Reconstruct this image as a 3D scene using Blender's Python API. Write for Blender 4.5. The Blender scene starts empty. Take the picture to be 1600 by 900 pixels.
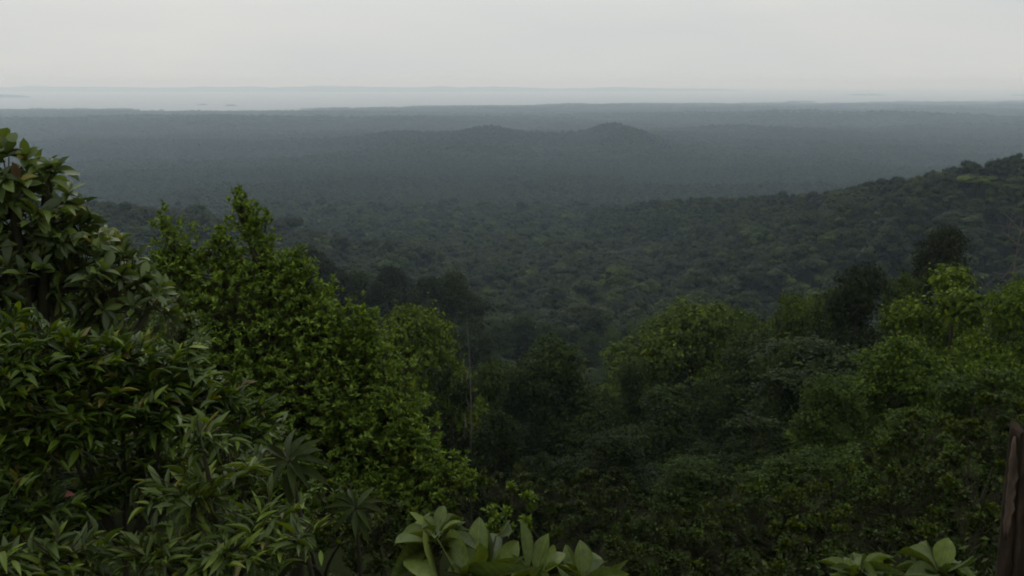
import bpy, math, random
import numpy as np
from mathutils import Vector

# ------------------------------------------------------------------ camera, sky, sun, exposure
scene = bpy.context.scene
COL = scene.collection
CAMZ = 250.0
FPX = 1386.0                      # focal length in pixels of a 1600 px wide frame
PITCH = math.radians(13.08)

cam_d = bpy.data.cameras.new("camera")
cam_d.sensor_width = 36.0
cam_d.lens = 36.0 * FPX / 1600.0
cam_d.clip_start = 0.05
cam_d.clip_end = 400000.0
cam = bpy.data.objects.new("camera", cam_d)
COL.objects.link(cam)
cam.location = (0, 0, CAMZ)
cam.rotation_euler = (math.radians(90) - PITCH, 0, 0)
scene.camera = cam

ZENITH = 2.1
SUN_EL, SUN_AZ = math.radians(48), math.radians(-20)      # azimuth from +Y towards +X

world = bpy.data.worlds.new("World")
scene.world = world
world.use_nodes = True
wn, wl = world.node_tree.nodes, world.node_tree.links
wn.clear()
w_out = wn.new("ShaderNodeOutputWorld")
w_bg = wn.new("ShaderNodeBackground")
w_bg.inputs["Strength"].default_value = 0.1
sky = wn.new("ShaderNodeTexSky")
sky.sky_type = 'NISHITA'
sky.sun_disc = False
sky.sun_elevation = SUN_EL
sky.sun_rotation = SUN_AZ
sky.air_density = 1.0
sky.dust_density = 4.0
hsv = wn.new("ShaderNodeHueSaturation")
hsv.inputs["Saturation"].default_value = 0.25
hsv.inputs["Value"].default_value = 0.55
wl.new(sky.outputs["Color"], hsv.inputs["Color"])
tc = wn.new("ShaderNodeTexCoord")
mp = wn.new("ShaderNodeMapping")
mp.inputs["Scale"].default_value = (1.6, 1.6, 9.0)
wl.new(tc.outputs["Generated"], mp.inputs["Vector"])
nz = wn.new("ShaderNodeTexNoise")
nz.inputs["Scale"].default_value = 1.5
nz.inputs["Detail"].default_value = 5.0
nz.inputs["Roughness"].default_value = 0.5
nz.inputs["Distortion"].default_value = 0.4
wl.new(mp.outputs["Vector"], nz.inputs["Vector"])
cr = wn.new("ShaderNodeValToRGB")
cr.color_ramp.elements[0].position = 0.36
cr.color_ramp.elements[0].color = (6.75, 7.0, 6.95, 1)
cr.color_ramp.elements[1].position = 0.66
cr.color_ramp.elements[1].color = (7.5, 7.5, 7.2, 1)
wl.new(nz.outputs["Fac"], cr.inputs["Fac"])
wmix = wn.new("ShaderNodeMixRGB")
wmix.inputs["Fac"].default_value = 0.88
wl.new(hsv.outputs["Color"], wmix.inputs["Color1"])
wl.new(cr.outputs["Color"], wmix.inputs["Color2"])
# an overcast sky is about three times as bright overhead as at the horizon
sx = wn.new("ShaderNodeSeparateXYZ"); wl.new(tc.outputs["Generated"], sx.inputs["Vector"])
mr = wn.new("ShaderNodeMapRange"); mr.inputs["From Min"].default_value = 0.06; mr.inputs["From Max"].default_value = 1.0
mr.inputs["To Min"].default_value = 1.0; mr.inputs["To Max"].default_value = ZENITH
wl.new(sx.outputs["Z"], mr.inputs["Value"])
sc_ = wn.new("ShaderNodeVectorMath"); sc_.operation = 'SCALE'
wl.new(wmix.outputs["Color"], sc_.inputs[0]); wl.new(mr.outputs["Result"], sc_.inputs["Scale"])
wl.new(sc_.outputs["Vector"], w_bg.inputs["Color"])
wl.new(w_bg.outputs["Background"], w_out.inputs["Surface"])

sun_d = bpy.data.lights.new("sun", 'SUN')
sun_d.energy = 0.5
sun_d.angle = math.radians(30)
sun_d.color = (1.0, 0.96, 0.9)
sun = bpy.data.objects.new("sun", sun_d)
COL.objects.link(sun)
sdir = Vector((math.sin(SUN_AZ) * math.cos(SUN_EL), math.cos(SUN_AZ) * math.cos(SUN_EL), math.sin(SUN_EL)))
sun.rotation_euler = sdir.to_track_quat('Z', 'Y').to_euler()
sun.location = (0, 0, 600)

vs = scene.view_settings
vs.view_transform = 'Standard'
vs.look = 'None'
vs.exposure = 0.0
vs.gamma = 1.0
vs.use_curve_mapping = False
scene.render.engine = 'CYCLES'
cy = scene.cycles
cy.max_bounces = 6
cy.diffuse_bounces = 3
cy.glossy_bounces = 2
cy.transmission_bounces = 3
cy.transparent_max_bounces = 4
cy.volume_bounces = 4
cy.filter_width = 1.9
cy.use_denoising = True

HAZE_DENSITY = 1.02e-4
HAZE_COLOR = (0.67, 0.83, 1.0)

# ------------------------------------------------------------------ helpers
rng = np.random.default_rng(11)
SP, CP = math.sin(PITCH), math.cos(PITCH)
FWD = np.array([0, CP, -SP]); UPV = np.array([0, SP, CP]); RGT = np.array([1.0, 0, 0])
CAM = np.array([0, 0, CAMZ])

def at(px, py, dist):
    """world point seen at pixel (px, py) of the 1600x900 frame, dist metres of horizontal range away"""
    d = FWD + RGT * (px - 800) / FPX + UPV * (450 - py) / FPX
    return CAM + d * (dist / math.hypot(d[0], d[1]))

def project(P):
    q = np.asarray(P, float) - CAM
    z = q @ FWD
    return 800 + FPX * (q @ RGT) / z, 450 - FPX * (q @ UPV) / z, z

def _hash(ix, iy, seed):
    h = (ix.astype(np.int64) * 374761393 + iy.astype(np.int64) * 668265263 + seed * 974634777) & 0x7fffffff
    h = ((h ^ (h >> 13)) * 1274126177) & 0x7fffffff
    return ((h ^ (h >> 16)) & 0xffff) / 65535.0

def noise2(x, y, seed=0):
    x = np.asarray(x, float); y = np.asarray(y, float)
    ix, iy = np.floor(x), np.floor(y)
    fx, fy = x - ix, y - iy
    fx = fx * fx * (3 - 2 * fx); fy = fy * fy * (3 - 2 * fy)
    a = _hash(ix, iy, seed); b = _hash(ix + 1, iy, seed)
    c = _hash(ix, iy + 1, seed); d = _hash(ix + 1, iy + 1, seed)
    return (a + (b - a) * fx + (c - a) * fy + (a - b - c + d) * fx * fy) * 2 - 1

def fbm(x, y, seed=0, octv=4):
    t = 0.0; a = 1.0; s = 0.0
    for i in range(octv):
        t = t + a * noise2(np.asarray(x) * 2 ** i, np.asarray(y) * 2 ** i, seed + i * 17)
        s += a; a *= 0.5
    return t / s

def tag(o, label=None, cat=None, group=None, kind=None):
    if label: o["label"] = label
    if cat: o["category"] = cat
    if group: o["group"] = group
    if kind: o["kind"] = kind
    return o

def mesh_np(name, V, faces_list, smooth=False, mats=()):
    """faces_list: list of int arrays (n, k)"""
    me = bpy.data.meshes.new(name)
    V = np.ascontiguousarray(V, dtype=np.float32)
    me.vertices.add(len(V)); me.vertices.foreach_set("co", V.ravel())
    loops = np.concatenate([f.ravel() for f in faces_list]).astype(np.int32)
    sizes = np.concatenate([np.full(len(f), f.shape[1]) for f in faces_list])
    starts = np.concatenate([[0], np.cumsum(sizes)[:-1]]).astype(np.int32)
    me.loops.add(len(loops)); me.loops.foreach_set("vertex_index", loops)
    me.polygons.add(len(sizes)); me.polygons.foreach_set("loop_start", starts)
    if smooth:
        me.polygons.foreach_set("use_smooth", np.ones(len(sizes), dtype=bool))
    for m in mats: me.materials.append(m)
    me.update(calc_edges=True)
    me.validate()
    return me

def link(name, data, parent=None, loc=None):
    o = bpy.data.objects.new(name, data)
    COL.objects.link(o)
    if parent is not None: o.parent = parent
    if loc is not None: o.location = tuple(loc)
    return o

def empty(name, loc):
    o = bpy.data.objects.new(name, None)
    o.empty_display_size = 0.2
    COL.objects.link(o)
    o.location = tuple(loc)
    return o

def unit(v):
    v = np.asarray(v, float)
    return v / np.maximum(np.linalg.norm(v, axis=-1, keepdims=True), 1e-9)

# leaf templates: x across, y along, z up; faces are (n, 4)
def leaf_template(rows, peak, fold, droop, tipsharp=1.0, wav=0.0):
    V = []; 
    for i in range(rows + 1):
        t = i / rows
        if t <= peak: w = math.sin(0.5 * math.pi * t / peak) ** 0.9
        else: w = max(0.0, math.cos(0.5 * math.pi * (t - peak) / (1 - peak))) ** tipsharp
        w = max(w, 0.03) * 0.5
        z = -droop * t * t
        V += [(-w, t, z + fold * w + wav * math.sin(9 * t)), (0, t, z), (w, t, z + fold * w + wav * math.sin(9 * t + 1.3))]
    F = []
    for i in range(rows):
        a = 3 * i
        F += [(a, a + 1, a + 4, a + 3), (a + 1, a + 2, a + 5, a + 4)]
    return np.array(V, float), np.array(F, int)

T_SMALL = (np.array([(0, 0, 0), (.5, .52, .10), (0, 1, -.08), (0, .5, 0), (-.5, .52, .10)], float), np.array([(0, 1, 2, 3), (0, 3, 2, 4)]))
T_QUAD = (np.array([(0, -.5, 0), (.5, .05, .06), (0, .5, 0), (-.5, -.05, .06)], float), np.array([(0, 1, 2, 3)]))
T_LANCE = leaf_template(5, 0.4, 0.35, 0.28, 1.0)
T_OBOV = leaf_template(5, 0.62, 0.3, 0.15, 0.75, 0.008)
T_BROAD = leaf_template(9, 0.56, 0.5, 0.24, 0.75, 0.026)

class Leaves:
    def __init__(self): self.V = []; self.F = []; self.U = []; self.T = []; self.n = 0
    def add(self, tmpl, pos, direc, normal, length, width, curl=None):
        """N leaves at once"""
        T, F = tmpl
        pos = np.atleast_2d(pos); N = len(pos)
        y = unit(np.broadcast_to(direc, (N, 3)))
        n = np.broadcast_to(normal, (N, 3))
        x = unit(np.cross(y, n)); z = np.cross(x, y)
        L = np.broadcast_to(np.asarray(length, float), (N,))[:, None, None]
        W = np.broadcast_to(np.asarray(width, float), (N,))[:, None, None]
        c = np.ones((N, 1, 1)) if curl is None else np.asarray(curl)[:, None, None]
        P = (x[:, None, :] * (T[None, :, 0:1] * W) + y[:, None, :] * (T[None, :, 1:2] * L)
             + z[:, None, :] * (T[None, :, 2:3] * L * c)) + pos[:, None, :]
        m = len(T)
        self.U.append(np.tile(T[:, :2], (N, 1)))
        self.V.append(P.reshape(-1, 3))
        self.F.append((F[None] + (np.arange(N) * m)[:, None, None] + self.n).reshape(-1, F.shape[1]))
        self.n += N * m
    def mesh(self, name, mats, origin=(0, 0, 0), smooth=True):
        me = mesh_np(name, np.concatenate(self.V) - np.asarray(origin), [np.concatenate(self.F)] + self.T, smooth, mats)
        U = np.concatenate(self.U)
        at_u = me.attributes.new("leaf_uv", 'FLOAT_VECTOR', 'POINT')
        at_u.data.foreach_set("vector", np.column_stack([U, np.zeros(len(U))]).astype(np.float32).ravel())
        return me

class Tubes:
    def __init__(self): self.V = []; self.F = []; self.n = 0
    def add(self, pts, radii, sides=6):
        pts = np.asarray(pts, float); k = len(pts)
        radii = np.broadcast_to(np.asarray(radii, float), (k,))
        tan = unit(np.gradient(pts, axis=0))
        ref = np.array([0, 0, 1.0]) if abs(tan[0, 2]) < 0.8 else np.array([1.0, 0, 0])
        a = unit(np.cross(tan, ref)); b = np.cross(tan, a)
        th = np.linspace(0, 2 * np.pi, sides, endpoint=False)
        ring = pts[:, None, :] + radii[:, None, None] * (a[:, None, :] * np.cos(th)[None, :, None] + b[:, None, :] * np.sin(th)[None, :, None])
        self.V.append(ring.reshape(-1, 3))
        i = np.arange(k - 1)[:, None] * sides; j = np.arange(sides)[None, :]; jn = (j + 1) % sides
        F = np.stack([i + j, i + jn, i + sides + jn, i + sides + j], -1).reshape(-1, 4) + self.n
        self.F.append(F); self.n += k * sides
    def mesh(self, name, mats, origin=(0, 0, 0)):
        return mesh_np(name, np.concatenate(self.V) - np.asarray(origin), [np.concatenate(self.F)], True, mats)

def limb(p0, p1, sag=0.1, n=5, r=None):
    p0 = np.asarray(p0, float); p1 = np.asarray(p1, float)
    t = np.linspace(0, 1, n)[:, None]
    P = p0 + (p1 - p0) * t
    L = np.linalg.norm(p1 - p0)
    off = (r or rng).normal(0, 1, 3) * sag * L
    return P + off * np.sin(np.pi * t) * 0.6 + np.array([0, 0, 1]) * (sag * L) * (t * (1 - t))

# ------------------------------------------------------------------ materials
def principled(name):
    m = bpy.data.materials.new(name); m.use_nodes = True
    nt = m.node_tree
    return m, nt, nt.nodes["Principled BSDF"]

def leaf_material(name, dark, mid, light, rough=0.45, transl=0.3, objcolor=False, spec=0.4, instrandom=False, veins=0.0, mottle=0.0, aged=False):
    m, nt, b = principled(name)
    N, L = nt.nodes, nt.links
    geo = N.new("ShaderNodeNewGeometry")
    ramp = N.new("ShaderNodeValToRGB")
    e = ramp.color_ramp.elements
    e[0].position = 0.0; e[0].color = (*dark, 1)
    e[1].position = 1.0; e[1].color = (*light, 1)
    x = e.new(0.6); x.color = (*mid, 1)
    if aged:                        # one leaf in thirty has yellowed or browned
        q = e.new(0.966); q.color = (*light, 1)
        q = e.new(0.972); q.color = (light[0] * 1.7, light[1] * 1.15, light[2] * 1.2, 1)
        e[len(e) - 1].color = (0.07, 0.045, 0.018, 1)
    L.new(geo.outputs["Random Per Island"], ramp.inputs["Fac"])
    col = ramp.outputs["Color"]
    oi = N.new("ShaderNodeObjectInfo")
    if objcolor:
        mm = N.new("ShaderNodeMixRGB"); mm.blend_type = 'MULTIPLY'; mm.inputs["Fac"].default_value = 1
        L.new(col, mm.inputs["Color1"]); L.new(oi.outputs["Color"], mm.inputs["Color2"]); col = mm.outputs["Color"]
    if instrandom:
        r2 = N.new("ShaderNodeValToRGB")
        q = r2.color_ramp.elements
        q[0].position = 0; q[0].color = (0.42, 0.45, 0.45, 1)
        q[1].position = 1; q[1].color = (1.5, 1.45, 0.8, 1)
        y = q.new(0.5); y.color = (0.88, 0.92, 0.9, 1)
        y = q.new(0.85); y.color = (1.4, 1.35, 1.15, 1)
        L.new(oi.outputs["Random"], r2.inputs["Fac"])
        mm = N.new("ShaderNodeMixRGB"); mm.blend_type = 'MULTIPLY'; mm.inputs["Fac"].default_value = 1
        L.new(col, mm.inputs["Color1"]); L.new(r2.outputs["Color"], mm.inputs["Color2"]); col = mm.outputs["Color"]
    if mottle:                      # leaf texture of far crowns: sprays of lighter and darker foliage
        tcm = N.new("ShaderNodeTexCoord"); nm1 = N.new("ShaderNodeTexNoise"); nm1.inputs["Scale"].default_value = 16.0
        nm1.inputs["Detail"].default_value = 5; nm1.inputs["Roughness"].default_value = 0.7
        L.new(tcm.outputs["Object"], nm1.inputs["Vector"])
        rm = N.new("ShaderNodeValToRGB"); rm.color_ramp.elements[0].position = .38; rm.color_ramp.elements[1].position = .64
        rm.color_ramp.elements[0].color = (.35, .38, .38, 1); rm.color_ramp.elements[1].color = (1.5, 1.45, 1.35, 1)
        L.new(nm1.outputs["Fac"], rm.inputs["Fac"])
        m3 = N.new("ShaderNodeMixRGB"); m3.blend_type = 'MULTIPLY'; m3.inputs["Fac"].default_value = mottle
        L.new(col, m3.inputs["Color1"]); L.new(rm.outputs["Color"], m3.inputs["Color2"]); col = m3.outputs["Color"]
    if veins:
        an = N.new("ShaderNodeAttribute"); an.attribute_name = "leaf_uv"
        sp = N.new("ShaderNodeSeparateXYZ"); L.new(an.outputs["Vector"], sp.inputs["Vector"])
        def mth(op, a, bb):
            q = N.new("ShaderNodeMath"); q.operation = op
            for i_, v_ in enumerate((a, bb)):
                if v_ is None: continue
                if isinstance(v_, (int, float)): q.inputs[i_].default_value = v_
                else: L.new(v_, q.inputs[i_])
            return q.outputs[0]
        au = mth('ABSOLUTE', sp.outputs["X"], None)
        ph = mth('MULTIPLY', mth('SUBTRACT', sp.outputs["Y"], mth('MULTIPLY', au, 0.55)), 62.0)
        side = mth('POWER', mth('MAXIMUM', mth('SINE', ph, None), 0.0), 6.0)
        rib = mth('LESS_THAN', au, 0.028)
        vv = mth('MAXIMUM', mth('MULTIPLY', side, 0.45), rib)
        mv = N.new("ShaderNodeMixRGB"); mv.blend_type = 'MIX'; L.new(mth('MULTIPLY', vv, veins), mv.inputs["Fac"])
        L.new(col, mv.inputs["Color1"]); mv.inputs["Color2"].default_value = (light[0] * 1.5, light[1] * 1.35, light[2] * 1.6, 1)
        bl = N.new("ShaderNodeTexNoise"); bl.inputs["Scale"].default_value = 14.0; bl.inputs["Detail"].default_value = 4
        mvv = N.new("ShaderNodeMixRGB"); mvv.blend_type = 'MULTIPLY'; mvv.inputs["Fac"].default_value = 0.6
        rr2 = N.new("ShaderNodeValToRGB"); rr2.color_ramp.elements[0].position = .3; rr2.color_ramp.elements[0].color = (.5, .52, .45, 1)
        rr2.color_ramp.elements[1].position = .7; rr2.color_ramp.elements[1].color = (1.25, 1.2, 1.0, 1)
        L.new(bl.outputs["Fac"], rr2.inputs["Fac"])
        L.new(mv.outputs["Color"], mvv.inputs["Color1"]); L.new(rr2.outputs["Color"], mvv.inputs["Color2"])
        col = mvv.outputs["Color"]
        bp = N.new("ShaderNodeBump"); bp.inputs["Strength"].default_value = 0.5; bp.inputs["Distance"].default_value = 0.004
        bp.invert = True
        L.new(vv, bp.inputs["Height"]); L.new(bp.outputs["Normal"], b.inputs["Normal"])
    L.new(col, b.inputs["Base Color"])
    b.inputs["Roughness"].default_value = rough
    b.inputs["Specular IOR Level"].default_value = spec
    if transl > 0:
        tr = N.new("ShaderNodeBsdfTranslucent")
        hs = N.new("ShaderNodeHueSaturation"); hs.inputs["Value"].default_value = 1.3; hs.inputs["Saturation"].default_value = 1.15
        hs.inputs["Hue"].default_value = 0.485
        L.new(col, hs.inputs["Color"]); L.new(hs.outputs["Color"], tr.inputs["Color"])
        mx = N.new("ShaderNodeMixShader"); mx.inputs["Fac"].default_value = transl
        L.new(b.outputs["BSDF"], mx.inputs[1]); L.new(tr.outputs["BSDF"], mx.inputs[2])
        L.new(mx.outputs["Shader"], N["Material Output"].inputs["Surface"])
    return m

def noise_material(name, c0, c1, scale, rough=0.9, stretch=(1, 1, 1), bump=0.0, detail=6, spec=0.2):
    m, nt, b = principled(name)
    N, L = nt.nodes, nt.links
    tcn = N.new("ShaderNodeTexCoord"); mpn = N.new("ShaderNodeMapping")
    mpn.inputs["Scale"].default_value = stretch
    n = N.new("ShaderNodeTexNoise"); n.inputs["Scale"].default_value = scale; n.inputs["Detail"].default_value = detail
    n.inputs["Roughness"].default_value = 0.65
    L.new(tcn.outputs["Object"], mpn.inputs["Vector"]); L.new(mpn.outputs["Vector"], n.inputs["Vector"])
    r = N.new("ShaderNodeValToRGB")
    r.color_ramp.elements[0].position = 0.35; r.color_ramp.elements[0].color = (*c0, 1)
    r.color_ramp.elements[1].position = 0.68; r.color_ramp.elements[1].color = (*c1, 1)
    L.new(n.outputs["Fac"], r.inputs["Fac"]); L.new(r.outputs["Color"], b.inputs["Base Color"])
    b.inputs["Roughness"].default_value = rough
    b.inputs["Specular IOR Level"].default_value = spec
    if bump:
        bp = N.new("ShaderNodeBump"); bp.inputs["Strength"].default_value = bump; bp.inputs["Distance"].default_value = 0.02
        L.new(n.outputs["Fac"], bp.inputs["Height"]); L.new(bp.outputs["Normal"], b.inputs["Normal"])
    return m

M_BARK = noise_material("bark", (0.014, 0.012, 0.009), (0.042, 0.036, 0.027), 3.0, 0.9, (6, 6, 1), 0.4)
M_TWIG = noise_material("twig_bark", (0.016, 0.016, 0.008), (0.04, 0.038, 0.02), 8.0)
M_PALE = noise_material("pale_bark", (0.16, 0.15, 0.13), (0.34, 0.32, 0.28), 3.0, 0.9, (5, 5, 1))
M_GREY = noise_material("grey_bark", (0.045, 0.042, 0.035), (0.11, 0.10, 0.085), 3.0, 0.9, (5, 5, 1))
M_SOIL = noise_material("forest_soil", (0.006, 0.008, 0.003), (0.014, 0.018, 0.006), 0.03, 0.95, spec=0.0)
M_TREE = leaf_material("tree_foliage", (0.009, 0.016, 0.004), (0.019, 0.031, 0.006), (0.042, 0.060, 0.010), 0.6, 0.22, objcolor=True, spec=0.08)
M_CANOPY = leaf_material("canopy_foliage", (0.009, 0.015, 0.005), (0.017, 0.027, 0.008), (0.031, 0.045, 0.012), 0.6, 0.0, instrandom=True, spec=0.05, mottle=1.0)
M_FARTREE = leaf_material("far_tree_foliage", (0.009, 0.015, 0.004), (0.017, 0.027, 0.007), (0.031, 0.045, 0.011), 0.6, 0.0, objcolor=True, spec=0.05, mottle=1.0)
M_FARHILL = noise_material("far_hill_forest", (0.02, 0.03, 0.016), (0.04, 0.052, 0.028), 0.002, spec=0.0)
M_BROADLEAF = leaf_material("broad_leaf_green", (0.029, 0.046, 0.013), (0.058, 0.087, 0.021), (0.104, 0.146, 0.028), 0.42, 0.25, spec=0.32, aged=True)
M_YELLOWGREEN = leaf_material("yellow_green_leaf", (0.036, 0.063, 0.009), (0.074, 0.122, 0.014), (0.145, 0.205, 0.025), 0.5, 0.3, spec=0.15)
M_LANCE = leaf_material("lance_leaf_green", (0.017, 0.034, 0.005), (0.045, 0.077, 0.009), (0.096, 0.146, 0.014), 0.45, 0.25, spec=0.28, aged=True)
M_LANCE2 = leaf_material("pale_lance_leaf", (0.027, 0.044, 0.009), (0.058, 0.088, 0.014), (0.112, 0.158, 0.020), 0.45, 0.25, spec=0.28, aged=True)
M_LITGREEN = leaf_material("lit_yellow_green_leaf", (0.018, 0.030, 0.004), (0.034, 0.052, 0.006), (0.066, 0.092, 0.010), 0.5, 0.28, spec=0.15)  # yellowish spray leaves, lightened to stand in for light on bush tops
M_PALMATE = leaf_material("palmate_leaf", (0.024, 0.038, 0.010), (0.034, 0.052, 0.013), (0.046, 0.067, 0.016), 0.55, 0.2, spec=0.15, veins=0.4)
M_SMALL = leaf_material("small_leaf_green", (0.008, 0.014, 0.003), (0.018, 0.029, 0.005), (0.040, 0.060, 0.009), 0.55, 0.22, spec=0.1)
M_PALEBROAD = leaf_material("pale_broad_leaf", (0.036, 0.056, 0.014), (0.058, 0.086, 0.017), (0.088, 0.124, 0.022), 0.55, 0.25, spec=0.25, veins=0.5)
M_YOUNG = leaf_material("young_leaf", (0.16, 0.19, 0.09), (0.2, 0.23, 0.1), (0.24, 0.26, 0.13), 0.5, 0.3)
M_DEADLEAF = leaf_material("dead_leaf", (0.07, 0.02, 0.012), (0.09, 0.025, 0.014), (0.1, 0.03, 0.015), 0.6, 0.2)

# ------------------------------------------------------------------ terrain
PROF_D = np.array([0, 1.2, 6, 15, 40, 90, 150, 250, 400, 600, 900, 1400, 2200, 4000, 6000, 7200, 7600, 9000, 16000, 30000.])
PROF_Z = np.array([-1.7, -1.9, -5.2, -10.5, -25, -47, -66, -92, -120, -138, -163, -193, -211, -222, -232, -244, -252, -258, -262, -262.])

def seg_dist(x, y, P):
    """distance to polyline P[(x,y,z)] and crest height there"""
    best = np.full(np.shape(x), 1e9); hz = np.zeros(np.shape(x))
    for (x0, y0, z0), (x1, y1, z1) in zip(P[:-1], P[1:]):
        dx, dy = x1 - x0, y1 - y0
        t = np.clip(((x - x0) * dx + (y - y0) * dy) / (dx * dx + dy * dy), 0, 1)
        d = np.hypot(x - x0 - t * dx, y - y0 - t * dy)
        m = d < best
        best = np.where(m, d, best); hz = np.where(m, z0 + t * (z1 - z0), hz)
    return best, hz

def smax(a, b, k):
    h = np.clip(0.5 + 0.5 * (a - b) / k, 0, 1)
    return b + (a - b) * h + k * h * (1 - h)

RIDGE_R = [(520, 420, -29), (330, 450, -38), (268, 480, -50), (245, 570, -72), (232, 640, -88), (205, 730, -104), (168, 810, -114), (132, 880, -127), (100, 930, -142)]
RIDGE_L = [(-700, 800, -95), (-350, 690, -100), (-200, 570, -97), (-95, 440, -106), (-60, 300, -84)]
SHORE_PX = np.array([-400, 0, 225, 250, 430, 560, 750, 830, 850, 1000, 1100, 1300, 1600, 2000.])
SHORE_PY = np.array([166, 168.5, 170, 173.5, 174.5, 171, 168, 167, 164.5, 160.5, 160.5, 158, 153, 150.])
HORIZ = 450 - FPX * math.tan(PITCH)

def ground_z(x, y):
    x = np.asarray(x, float); y = np.asarray(y, float)
    r = np.hypot(x, y)
    # stretch the far profile so that the coast lies where it does
    px = 800 + FPX * (x / np.maximum(y, 1e-3)) * CP
    px = np.where(y > 1, px, np.where(x > 0, 2000, -400))
    shore = 250.0 * FPX / CP / (np.interp(px, SHORE_PX, SHORE_PY) - HORIZ)
    shore = shore * (1 + 0.025 * fbm(px / 45.0, px * 0 + 2.5, 41, 4))
    k = np.clip((r - 2500) / 3000, 0, 1)
    rr = r * (1 + k * (7350 / shore - 1))
    z = np.interp(rr, PROF_D, PROF_Z)
    # ravine: ground rises to both sides of the view
    side = np.clip(np.abs(x) / (r + 8.0), 0, 1)
    z = z + 22 * np.exp(-((r - 90) / 75.0) ** 2) * side * np.where(x > 0, 1.15, 0.8)
    z = z + 14 * np.exp(-((x + 48) / 40.0) ** 2 - ((y - 240) / 55.0) ** 2)
    for P, sl in ((RIDGE_R, 0.42), (RIDGE_L, 0.30)):
        d, hz = seg_dist(x, y, P)
        z = smax(z, hz - sl * d + 3 * fbm(x / 60, y / 60, 5), 8.0)
    # rolling lowland
    w = np.clip((r - 500) / 1500, 0, 1) * np.clip((8500 - rr) / 2500, 0, 1)
    z = z + w * ((12 + 10 * np.clip((r - 2500) / 1500, 0, 1)) * fbm(x / 900, y / 500, 3, 5) + 3)
    w2 = np.clip((r - 900) / 700, 0, 1) * np.clip((9000 - rr) / 3000, 0, 1)
    z = z + w2 * (15 * (0.8 - 3.0 * np.abs(fbm(x / 620 + 3.1, y / 330, 33, 3))) + 5 * fbm(x / 170, y / 110, 35, 2))
    # long low hill with two summits
    hx = x / np.maximum(y, 1.0)
    prof = 40 * np.exp(-((x + 84) / 120.0) ** 2) + 40 * np.exp(-((x - 352) / 95.0) ** 2) + 15 * np.exp(-((x + 330) / 150.0) ** 2) + 14 * np.exp(-((x - 560) / 130.0) ** 2) + 21 * np.exp(-((x - 30) / 560.0) ** 4)
    z = z + prof * np.exp(-((y - 2900 - 120 * fbm(x / 300, x / 300, 8)) / 480.0) ** 2) * (1 + 0.22 * fbm(x / 120, y / 160, 9))
    z = z + 14 * np.exp(-((x + 900) / 500.0) ** 2 - ((y - 3300) / 300.0) ** 2) + 22 * np.exp(-((x - 1100) / 420.0) ** 2 - ((y - 3700) / 350.0) ** 2)
    z = z + 30 * np.exp(-((x + 1500) / 1300.0) ** 2 - ((y - 4600) / 500.0) ** 2) + 34 * np.exp(-((x - 1900) / 1200.0) ** 2 - ((y - 5200) / 500.0) ** 2)
    z = z + np.clip((r - 20) / 100, 0, 1) * 1.5 * fbm(x / 25, y / 25, 21)
    return CAMZ + z

# polar sheet
a_front = np.radians(np.arange(-45, 45.01, 0.3))
a_back = np.radians(np.arange(50, 311, 5.0))
ANG = np.concatenate([a_front, a_back])
RAD = np.concatenate([[0.4], np.geomspace(1.0, 22000, 260)])
rr_, aa_ = np.meshgrid(RAD, ANG, indexing='ij')
gx, gy = rr_ * np.sin(aa_), rr_ * np.cos(aa_)
gz = ground_z(gx, gy)
GV = np.stack([gx, gy, gz], -1).reshape(-1, 3)
nr, na = len(RAD), len(ANG)
i = np.arange(nr - 1)[:, None] * na; j = np.arange(na)[None, :]; jn = (j + 1) % na
GF = np.stack([i + j, i + na + j, i + na + jn, i + jn], -1).reshape(-1, 4)
GV = np.vstack([GV, [[0, 0, float(ground_z(0.01, 0.01))]]])
cap = np.stack([np.full(na, len(GV) - 1), np.arange(na), (np.arange(na) + 1) % na], -1)
ground = link("ground", mesh_np("ground", GV, [GF, cap], True, [M_SOIL]))
tag(ground, "dark forest soil falling away from the viewpoint to the lowland and the coast", "ground", kind="structure")

# water
m, nt, b = principled("gulf_water")
b.inputs["Base Color"].default_value = (0.035, 0.05, 0.06, 1)
b.inputs["Roughness"].default_value = 0.35
b.inputs["IOR"].default_value = 1.33
M_WATER = m
WX = np.array([(-90000, 3000, 0), (90000, 3000, 0), (90000, 90000, 0), (-90000, 90000, 0)], float)
water = link("water", mesh_np("water", WX, [np.array([[0, 1, 2, 3]])], False, [M_WATER]))
tag(water, "pale grey gulf water lying beyond the forested lowland", "water", kind="structure")

def mound(name, px0, px1, dist, hpx, label, seed, depth_ratio=0.4):
    x0, x1 = (px0 - 800) / FPX * dist, (px1 - 800) / FPX * dist
    L = x1 - x0; h = hpx / FPX * dist
    nu, nv = (300 if L > 5000 else 60), 13
    u = np.linspace(0, 1, nu); v = np.linspace(-1, 1, nv)
    U, Vv = np.meshgrid(u, v, indexing='ij')
    prof = (np.clip(np.sin(np.pi * U), 0, 1) ** 0.45) * (0.66 + 0.34 * fbm(U * 7, U * 0 + seed, seed, 3) + (0.22 * fbm(U * 40, U * 0 + seed, seed + 5, 3) if L > 5000 else 0))
    Z = h * prof * (1 - Vv ** 2) - 0.03 * h
    X = x0 + L * U; Y = dist + Vv * min(L * depth_ratio, 2500) * (0.4 + 0.6 * np.sin(np.pi * U))
    V = np.stack([X, Y, Z], -1).reshape(-1, 3)
    o_ = np.array([(x0 + x1) / 2, dist, 0])
    ii = np.arange(nu - 1)[:, None] * nv; jj = np.arange(nv - 1)[None, :]
    F = np.stack([ii + jj, ii + nv + jj, ii + nv + jj + 1, ii + jj + 1], -1).reshape(-1, 4)
    o = link(name, mesh_np(name, V - o_, [F], True, [M_FARHILL]), loc=o_)
    return tag(o, label, "hill" if "hill" in name else "island", kind="structure")

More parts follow.
